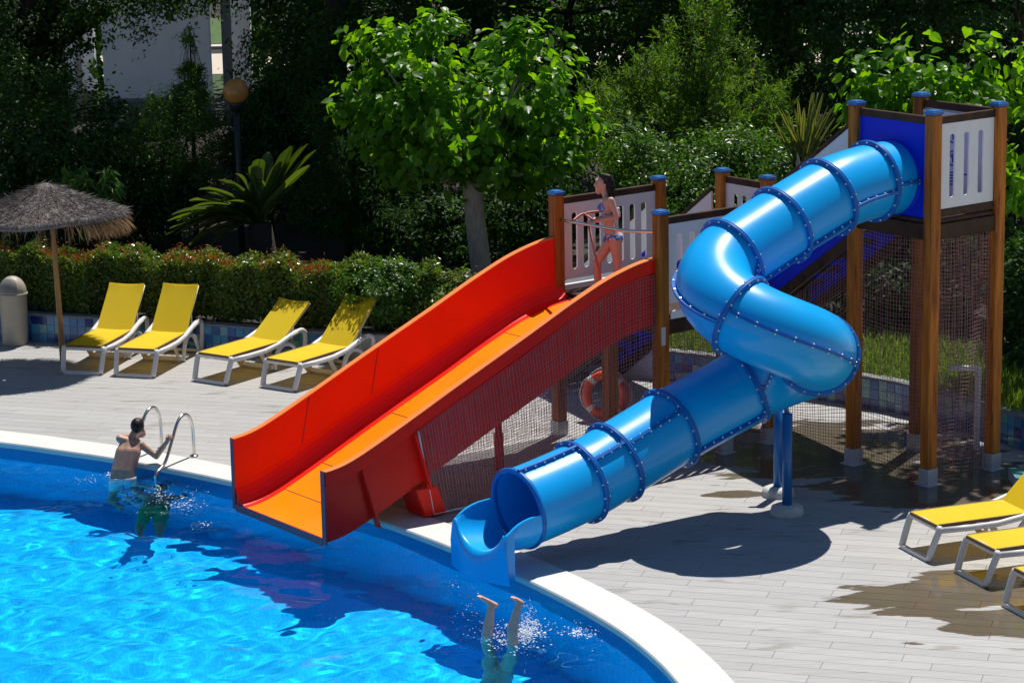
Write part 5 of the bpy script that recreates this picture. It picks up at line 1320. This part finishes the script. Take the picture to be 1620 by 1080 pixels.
# cycad with long stiff leaves
cb = np.array([*D(418, 400, 40.3)[:2], .3]); cyc = thing('cycad', cb, 'sago palm like plant with long stiff dark green leaves behind the hedge', 'palm')
ct = D(412, 352, 40.3); mb = MB(); mb.tube([cb+np.array([0, 0, -.1]), (cb+ct)/2, ct], [.2, .23, .17], 12, smooth=True); mb.build('trunk', M['bark_dark'], cyc)
rgc = np.random.default_rng(8)
def frond(tip, base, wid, sagv, mat='lf_cycad'):
    mb = MB(); N_ = 13; base = np.asarray(base); tip = np.asarray(tip); rows = []
    L_ = np.linalg.norm(tip-base); d = (tip-base)/L_; sd = unit(np.cross(d, EZ+np.array([.1, .2, 0])))
    for k in range(N_):
        t = k/(N_-1); c = base+(tip-base)*t+EZ*sagv*4*t*(1-t); w = wid*min(1, .25+t*3)*min(1, (1.02-t)*5)**.6
        nrm_ = unit(np.cross(sd, d)); rows.append([c-sd*w+nrm_*w*.35, c-sd*w*.5+nrm_*w*.12, c, c+sd*w*.5+nrm_*w*.12, c+sd*w+nrm_*w*.35])
    mb.grid(rows, True); mb.tube([base+(tip-base)*t+EZ*(sagv*4*t*(1-t)-.006) for t in np.linspace(0, 1, 8)], list(np.linspace(.014, .004, 8)), 5)
    return mb
tips = [(265, 350), (268, 362), (276, 372), (285, 345), (272, 340), (300, 330), (322, 345), (300, 318), (340, 360), (345, 285), (330, 305), (372, 275), (390, 275), (412, 252), (425, 240), (432, 258), (462, 232), (478, 232), (487, 228), (500, 238), (455, 250), (465, 295), (460, 300), (345, 378), (300, 388), (330, 392), (370, 300), (390, 310), (420, 300), (440, 275), (448, 320), (290, 375), (310, 352), (355, 320), (280, 350), (262, 372), (318, 368), (335, 330), (360, 345), (380, 330), (405, 285), (445, 255), (470, 245), (490, 262), (400, 262), (355, 290), (315, 300)]
for i, (x, y) in enumerate(tips):
    dy = rgc.uniform(-.55, .35); tp = D(x, y, 40.3+dy); bs = ct+rgc.normal(0, .05, 3)+np.array([0, 0, .02])
    f = frond(tp, bs, rgc.uniform(.085, .14), rgc.uniform(.08, .2)*(1 if x < 430 else .3)); f.build('frond', M['lf_cycad'], cyc)

# sword-leaved plant beside the upper stair
pb = np.array([*D(1272, 260, 39.5)[:2], .3]); ph = thing('sword_plant', pb, 'clump of long pale sword shaped leaves behind the blue tube', 'plant')
for i in range(46):
    x = rgc.normal(1278, 34); y = rgc.uniform(142, 225); tp = D(np.clip(x, 1215, 1345), y, 39.5+rgc.uniform(-.5, .5)); bs = D(1272+rgc.normal(0, 9), 268, 39.5+rgc.uniform(-.15, .15))
    frond(tp, bs, rgc.uniform(.018, .032), rgc.uniform(-.02, .06)).build('leaf', M['lf_sword'], ph)
mb = MB(); mb.tube([pb+np.array([0, 0, -.1]), D(1272, 268, 39.5)], .1, 8); mb.build('trunk', M['bark_dark'], ph)
for x, y in ((1268, 262), (1262, 272), (1270, 280)):
    frond(D(x+rgc.normal(0, 4), y-20, 39.3), D(x, y+20, 39.3), .03, .0).build('dry_leaf', M['path'], ph)

# drooping plant behind the parasol
q = base_at(140, 40.3); dp = thing('drooping_plant', q, 'arching plant with thin drooping leaves behind the straw parasol', 'plant')
n = 900; rg = np.random.default_rng(77); st_ = []
for k in range(12):
    tip = D(rg.uniform(95, 185), rg.uniform(265, 300), 40.2+rg.uniform(-.3, .3)); st_.append(tip)
mb = MB(); P_, D_ = [], []
for tip in st_:
    arc_ = catmull([np.array(q), np.array(q)*.4+tip*.6+np.array([0, 0, .35]), tip], 8); mb.tube(arc_, .008, 5)
    for p_ in arc_[6:]:
        for _ in range(7): P_.append(p_+rg.normal(0, .03, 3)); D_.append(np.array([rg.normal(.3, .4), rg.normal(-.1, .4), -1]))
mb.build('stems', M['bark_dark'], dp); P_, D_ = np.array(P_), np.array(D_)
cloud('leaves', P_, rg.normal(0, .5, P_.shape)+np.array([0, -.6, .5]), D_, rg.uniform(.12, .26, len(P_)), M['lf_mid'], dp, NARROW)

# shrubs and small trees of the middle distance
plant('feathery_shrub', 'broad feathery green shrub below the white building wall', 'shrub', base_at(270, 45), [bl(275, 215, 45, 85, 70, 1.0), bl(235, 250, 44.6, 60, 55, .9), bl(320, 240, 44.8, 55, 60, .9), bl(285, 165, 45.2, 45, 35, .6)], 300, 17000, .10, .085, 'lf_mid', 51, trunk=(.08, base_at(272, 45, 1.4), .05), tm=NARROW, up=.3)
t_ = plant('young_conifer', 'thin young conifer standing against the white wall', 'tree', base_at(303, 45.6), [bl(300, 75, 45.6, 9, 40, .12), bl(301, 120, 45.6, 20, 18, .25), bl(303, 150, 45.6, 30, 16, .3), bl(303, 185, 45.6, 36, 16, .35)], 110, 3200, .045, .10, 'lf_conifer', 52, trunk=(.045, D(300, 42, 45.6), .008), tm=NARROW, up=.1, nbr=26)
plant('climbing_shrub', 'dark upright shrub with hanging shoots right of the globe lamp', 'shrub', base_at(420, 45.5), [bl(415, 190, 45.5, 50, 60, .8), bl(400, 250, 45.3, 40, 60, .7), bl(450, 215, 45.5, 50, 60, .8), bl(470, 160, 45.8, 45, 40, .8)], 260, 14000, .11, .10, 'lf_dark', 53, trunk=(.08, base_at(420, 45.5, 1.5), .05), droop=.9)
plant('oleander_shrub', 'shrub with narrow pale glinting leaves left of the leafy tree', 'shrub', base_at(545, 43), [bl(530, 170, 43, 40, 45, .7), bl(560, 260, 42.6, 60, 70, .8), bl(520, 320, 42.6, 60, 60, .8), bl(600, 340, 42.4, 70, 50, .8)], 280, 13000, .11, .11, 'lf_dark', 54, trunk=(.07, base_at(545, 43, 1.3), .04), tm=NARROW)
plant('shaded_shrub', 'dark shrub in deep shade behind the leafy tree trunk', 'shrub', base_at(690, 42.5), [bl(680, 370, 42.5, 80, 60, .7), bl(830, 340, 42.6, 75, 70, .8), bl(860, 280, 43, 60, 50, .8)], 240, 12000, .12, .10, 'lf_dark', 55, trunk=(.07, base_at(690, 42.5, 1.0), .04))
plant('glossy_shrub', 'shrub with small glossy sunlit leaves between the girl and the blue tube', 'shrub', base_at(1120, 40.5), [bl(985, 225, 40.9, 40, 45, .8), bl(1010, 265, 40.8, 50, 45, .9), bl(1100, 260, 40.5, 60, 38, .9), bl(1160, 235, 40.6, 35, 30, .6), bl(1215, 255, 40.4, 45, 40, .7), bl(1080, 305, 40, 90, 40, .8), bl(1250, 290, 40, 50, 40, .6)], 230, 15000, .15, .085, 'lf_mid', 56, trunk=(.08, base_at(1110, 40.6, 1.4), .05))
plant('feathery_conifer', 'tall feathery light green conifer behind the blue tube slide', 'tree', base_at(1112, 42.5), [bl(1120, 30, 42.5, 30, 60, .6), bl(1105, 110, 42.5, 52, 60, .7), bl(1110, 190, 42.4, 70, 55, .8)], 120, 9500, .09, .12, 'lf_conifer', 57, trunk=(.08, D(1112, 20, 42.5), .02), tm=NARROW, up=.1, nbr=24, plume=.75)
plant('feathery_conifer', 'shorter feathery yellow green conifer just left of the tall one', 'tree', base_at(1030, 43.5), [bl(1040, 140, 43.5, 40, 50, .6), bl(1030, 190, 43.4, 60, 50, .7), bl(985, 175, 43.5, 45, 40, .6)], 80, 7000, .09, .11, 'lf_conifer', 58, trunk=(.07, D(1035, 100, 43.5), .02), tm=NARROW, up=.1, nbr=20, plume=.65)
plant('feathery_conifer', 'feathery sunlit conifer between the tall conifer and the sword leaved plant', 'tree', base_at(1190, 43), [bl(1195, 150, 43, 40, 50, .6), bl(1185, 200, 42.8, 60, 50, .7)], 80, 7000, .09, .11, 'lf_conifer', 59, trunk=(.07, D(1192, 100, 43), .02), tm=NARROW, up=.1, nbr=20, plume=.65)
for nm, lab, x, Y, bb2, n_, sd_ in (
    ('large_leaf_tree', 'young tree with big bright leaves behind the top of the wooden tower', 1480, 38.6, [bl(1372, 118, 38.6, 13, 30, .3), bl(1437, 75, 38.6, 14, 32, .3), bl(1400, 135, 38.5, 34, 24, .5), bl(1465, 125, 38.5, 45, 32, .6), bl(1553, 92, 38.5, 16, 36, .3), bl(1612, 110, 38.4, 20, 45, .4), bl(1530, 158, 38.4, 80, 34, .7), bl(1470, 165, 38.4, 80, 30, .7), bl(1375, 160, 38.5, 28, 26, .4)], 1500, 61),
    ('large_leaf_tree', 'leafy tree at the right edge beside the right hand tower post', 1640, 37.0, [bl(1625, 230, 37, 42, 60, .7), bl(1640, 330, 37, 50, 70, .7), bl(1620, 430, 37.2, 40, 60, .6), ((8.3, 33.6, 3.7), (1.3, 1.3, .9)), ((7.9, 35.2, 3.2), (1.0, 1.0, 1.2)), ((6.7, 33.8, 7.1), (1.7, 1.5, .9)), ((7.8, 34.6, 6.8), (1.5, 1.4, 1.0))], 4600, 62)):
    plant(nm, lab, 'tree', base_at(x, Y), bb2, 130, n_, .15, .17, 'lf_mulberry', sd_, trunk=(.07, D(max(x, 1480) if x < 1600 else 1690, 220, Y), .04), tm=HEART, droop=.8, bark='bark')
plant('dark_shrub', 'dark glossy shrub seen through the netting of the tower', 'shrub', base_at(1440, 37.2), [bl(1400, 440, 37.2, 55, 70, .8), bl(1500, 440, 37.2, 70, 70, .8), bl(1440, 370, 37.6, 80, 60, .8), bl(1550, 380, 37.2, 60, 60, .7)], 300, 12000, .1, .10, 'lf_dark', 63, trunk=(.07, base_at(1440, 37.2, 1.0), .04))
plant('dark_shrub', 'dark glossy shrub at the right frame edge beside the tower', 'shrub', base_at(1640, 35.2), [bl(1625, 470, 35.3, 50, 80, .7), bl(1615, 600, 34.6, 50, 60, .6)], 200, 8000, .1, .095, 'lf_dark', 64, trunk=(.06, base_at(1640, 35.2, 1.0), .04))
plant('dark_shrub', 'dark shrub behind the middle platform posts and the blue tube', 'shrub', base_at(1180, 38.4), [bl(1130, 420, 38.4, 60, 70, .7), bl(1230, 430, 38.2, 70, 80, .7), bl(1010, 430, 38.8, 60, 70, .7), bl(1310, 420, 38, 60, 80, .7)], 260, 10000, .12, .10, 'lf_dark', 65, trunk=(.06, base_at(1180, 38.4, 1.0), .04))

# dense evergreens behind, shading the garden
def evergreen(lab, x, Y, zt, rx, seed, n, zb=.6, size=.105):
    n = int(n*2.3)
    c = D(x, 100, Y); h = (zt-zb)/2; b = [((c[0], Y, zb+h), (rx, rx*.8, h)), ((c[0]-rx*.5, Y-.4, zb+h*.7), (rx*.7, rx*.7, h*.75)), ((c[0]+rx*.55, Y-.3, zb+h*.8), (rx*.65, rx*.7, h*.8))]
    plant('evergreen_tree', lab, 'tree', (c[0], Y, .3), b, int(170+rx*60), n, .17, size, 'lf_dark', seed, trunk=(.14, (c[0], Y, zb+h), .08), group=None)
evergreen('tall dark evergreen right of the white building', 505, 52, 7.5, 1.35, 71, 9000)
evergreen('broad dark evergreen directly behind the leafy tree crown', 650, 50, 7.2, 2.4, 72, 10000)
evergreen('dark evergreen behind the girl on the platform', 900, 49.5, 7.0, 2.3, 73, 10000)
evergreen('dark evergreen between the two feathery conifers and the sword leaved plant', 1230, 48, 7.4, 2.4, 74, 11000)
evergreen('dark evergreen behind the top of the wooden tower', 1420, 46, 7.4, 2.4, 75, 11000)
evergreen('dark evergreen in the upper right corner of the frame', 1610, 44.5, 7.4, 2.2, 76, 9000)
evergreen('dark evergreen behind the tall feathery conifer', 1080, 51, 7.2, 2.2, 77, 9000)
evergreen('low dark evergreen filling the shade above the cycad', 560, 46.5, 4.2, 1.7, 78, 8000)
evergreen('low dark evergreen in the shade left of the parasol top', 20, 45, 3.6, 2.0, 79, 8000)
evergreen('low dark evergreen between parasol and feathery shrub', 165, 45, 1.9, 1.3, 80, 7000)
# big shade tree at the upper left: trunk in view, crown over the building
plant('shade_tree', 'old dark tree whose crown hangs over the white building at upper left', 'tree', base_at(66, 49), [(np.array([*D(60, 0, 49)[:2], 7.0]), (3.4, 2.6, 2.2)), bl(20, 60, 48.5, 90, 90, 1.5), bl(170, -8, 49, 120, 38, 1.6), bl(30, 130, 48, 55, 60, 1.0), bl(285, -16, 49.5, 70, 32, 1.4), bl(232, 60, 48.6, 13, 22, .3), bl(140, 50, 48.6, 26, 38, .5)],
      420, 46000, .19, .10, 'lf_dark', 81, trunk=(.42, D(76, 70, 49), .3), nbr=16)
for i, (x, Y, z, r_, lab) in enumerate(((470, 55, 8.8, 3.8, 'added shade tree, crown out of view, over the ground right of the white building'), (100, 44, 7.6, 2.8, 'added shade tree, crown out of view, high above the parasol'), (1260, 49, 8.8, 3.0, 'added shade tree, crown out of view, high above the sword leaved plant'), (1500, 47, 8.6, 3.0, 'added shade tree, crown out of view, high above the wooden tower'),  # unseen crowns added overhead to keep the planting behind dark
                                      (520, 46.5, 8.2, 3.0, 'added shade tree, crown out of view, high above the cycad'), (760, 49, 8.4, 3.2, 'added shade tree, crown out of view, high above the leafy tree'))):
    c = D(x, 0, Y); bx_ = c[0]-(3.2 if x == 100 else 0); plant('shade_tree', lab, 'tree', (bx_, Y+1.5, .3), [((c[0], Y, z), (r_, r_*.8, 2.0)), ((c[0]+1.5, Y+.5, z+.6), (r_*.8, r_*.7, 1.5))], 220, 11000, .3, .24, 'lf_dark', 90+i, trunk=(.2, (bx_, Y+1.5, z-.8), .12))
# distant wood that closes the view
tag(cloud('distant_wood', *(lambda P, rg: (P, rg.normal(0, 1, P.shape)+np.array([0, -.5, .5]), rg.normal(0, 1, P.shape), rg.uniform(.3, .6, len(P))))(
    np.stack([np.random.default_rng(4).uniform(-24, 26, 26000), 66+np.random.default_rng(5).normal(0, 2.4, 26000), np.random.default_rng(6).uniform(.2, 8, 26000)], 1)[lambda P=None: slice(None)] if False else
    (lambda P: P[~((P[:, 0]/P[:, 1]*FPX+810 > 300) & (P[:, 0]/P[:, 1]*FPX+810 < 395)) & ~((P[:, 0]/P[:, 1]*FPX+810 > 755) & (P[:, 0]/P[:, 1]*FPX+810 < 850) & (P[:, 2] > 1.6) & (P[:, 1] < 66))])(np.stack([np.random.default_rng(4).uniform(-24, 26, 26000), 66+np.random.default_rng(5).normal(0, 2.4, 26000), np.random.default_rng(6).uniform(.2, 8, 26000)], 1)), np.random.default_rng(9)), M['lf_dark'], None, RHOMB), kind='stuff')

# grass bank at the right behind the wall
n = 26000; rg = np.random.default_rng(15); x = rg.uniform(2.0, 9.5, n); y = wall_y(x)+.2+np.abs(rg.normal(0, 1.9, n)); ok_ = y < 42
P_ = np.stack([x, y, np.full(n, .33)], 1)[ok_]
tag(cloud('grass', P_, rg.normal(0, .5, P_.shape)+np.array([0, -1, .3]), np.array([0, 0, 1.0])+rg.normal(0, .35, P_.shape), rg.uniform(.09, .24, len(P_)), M['grass'], None, STRAW if False else ([(0, -.06, 0), (0, .06, 0), (.55, .045, .06), (1, 0, .22)], [(0, 3, 2), (0, 2, 1)])), kind='stuff')
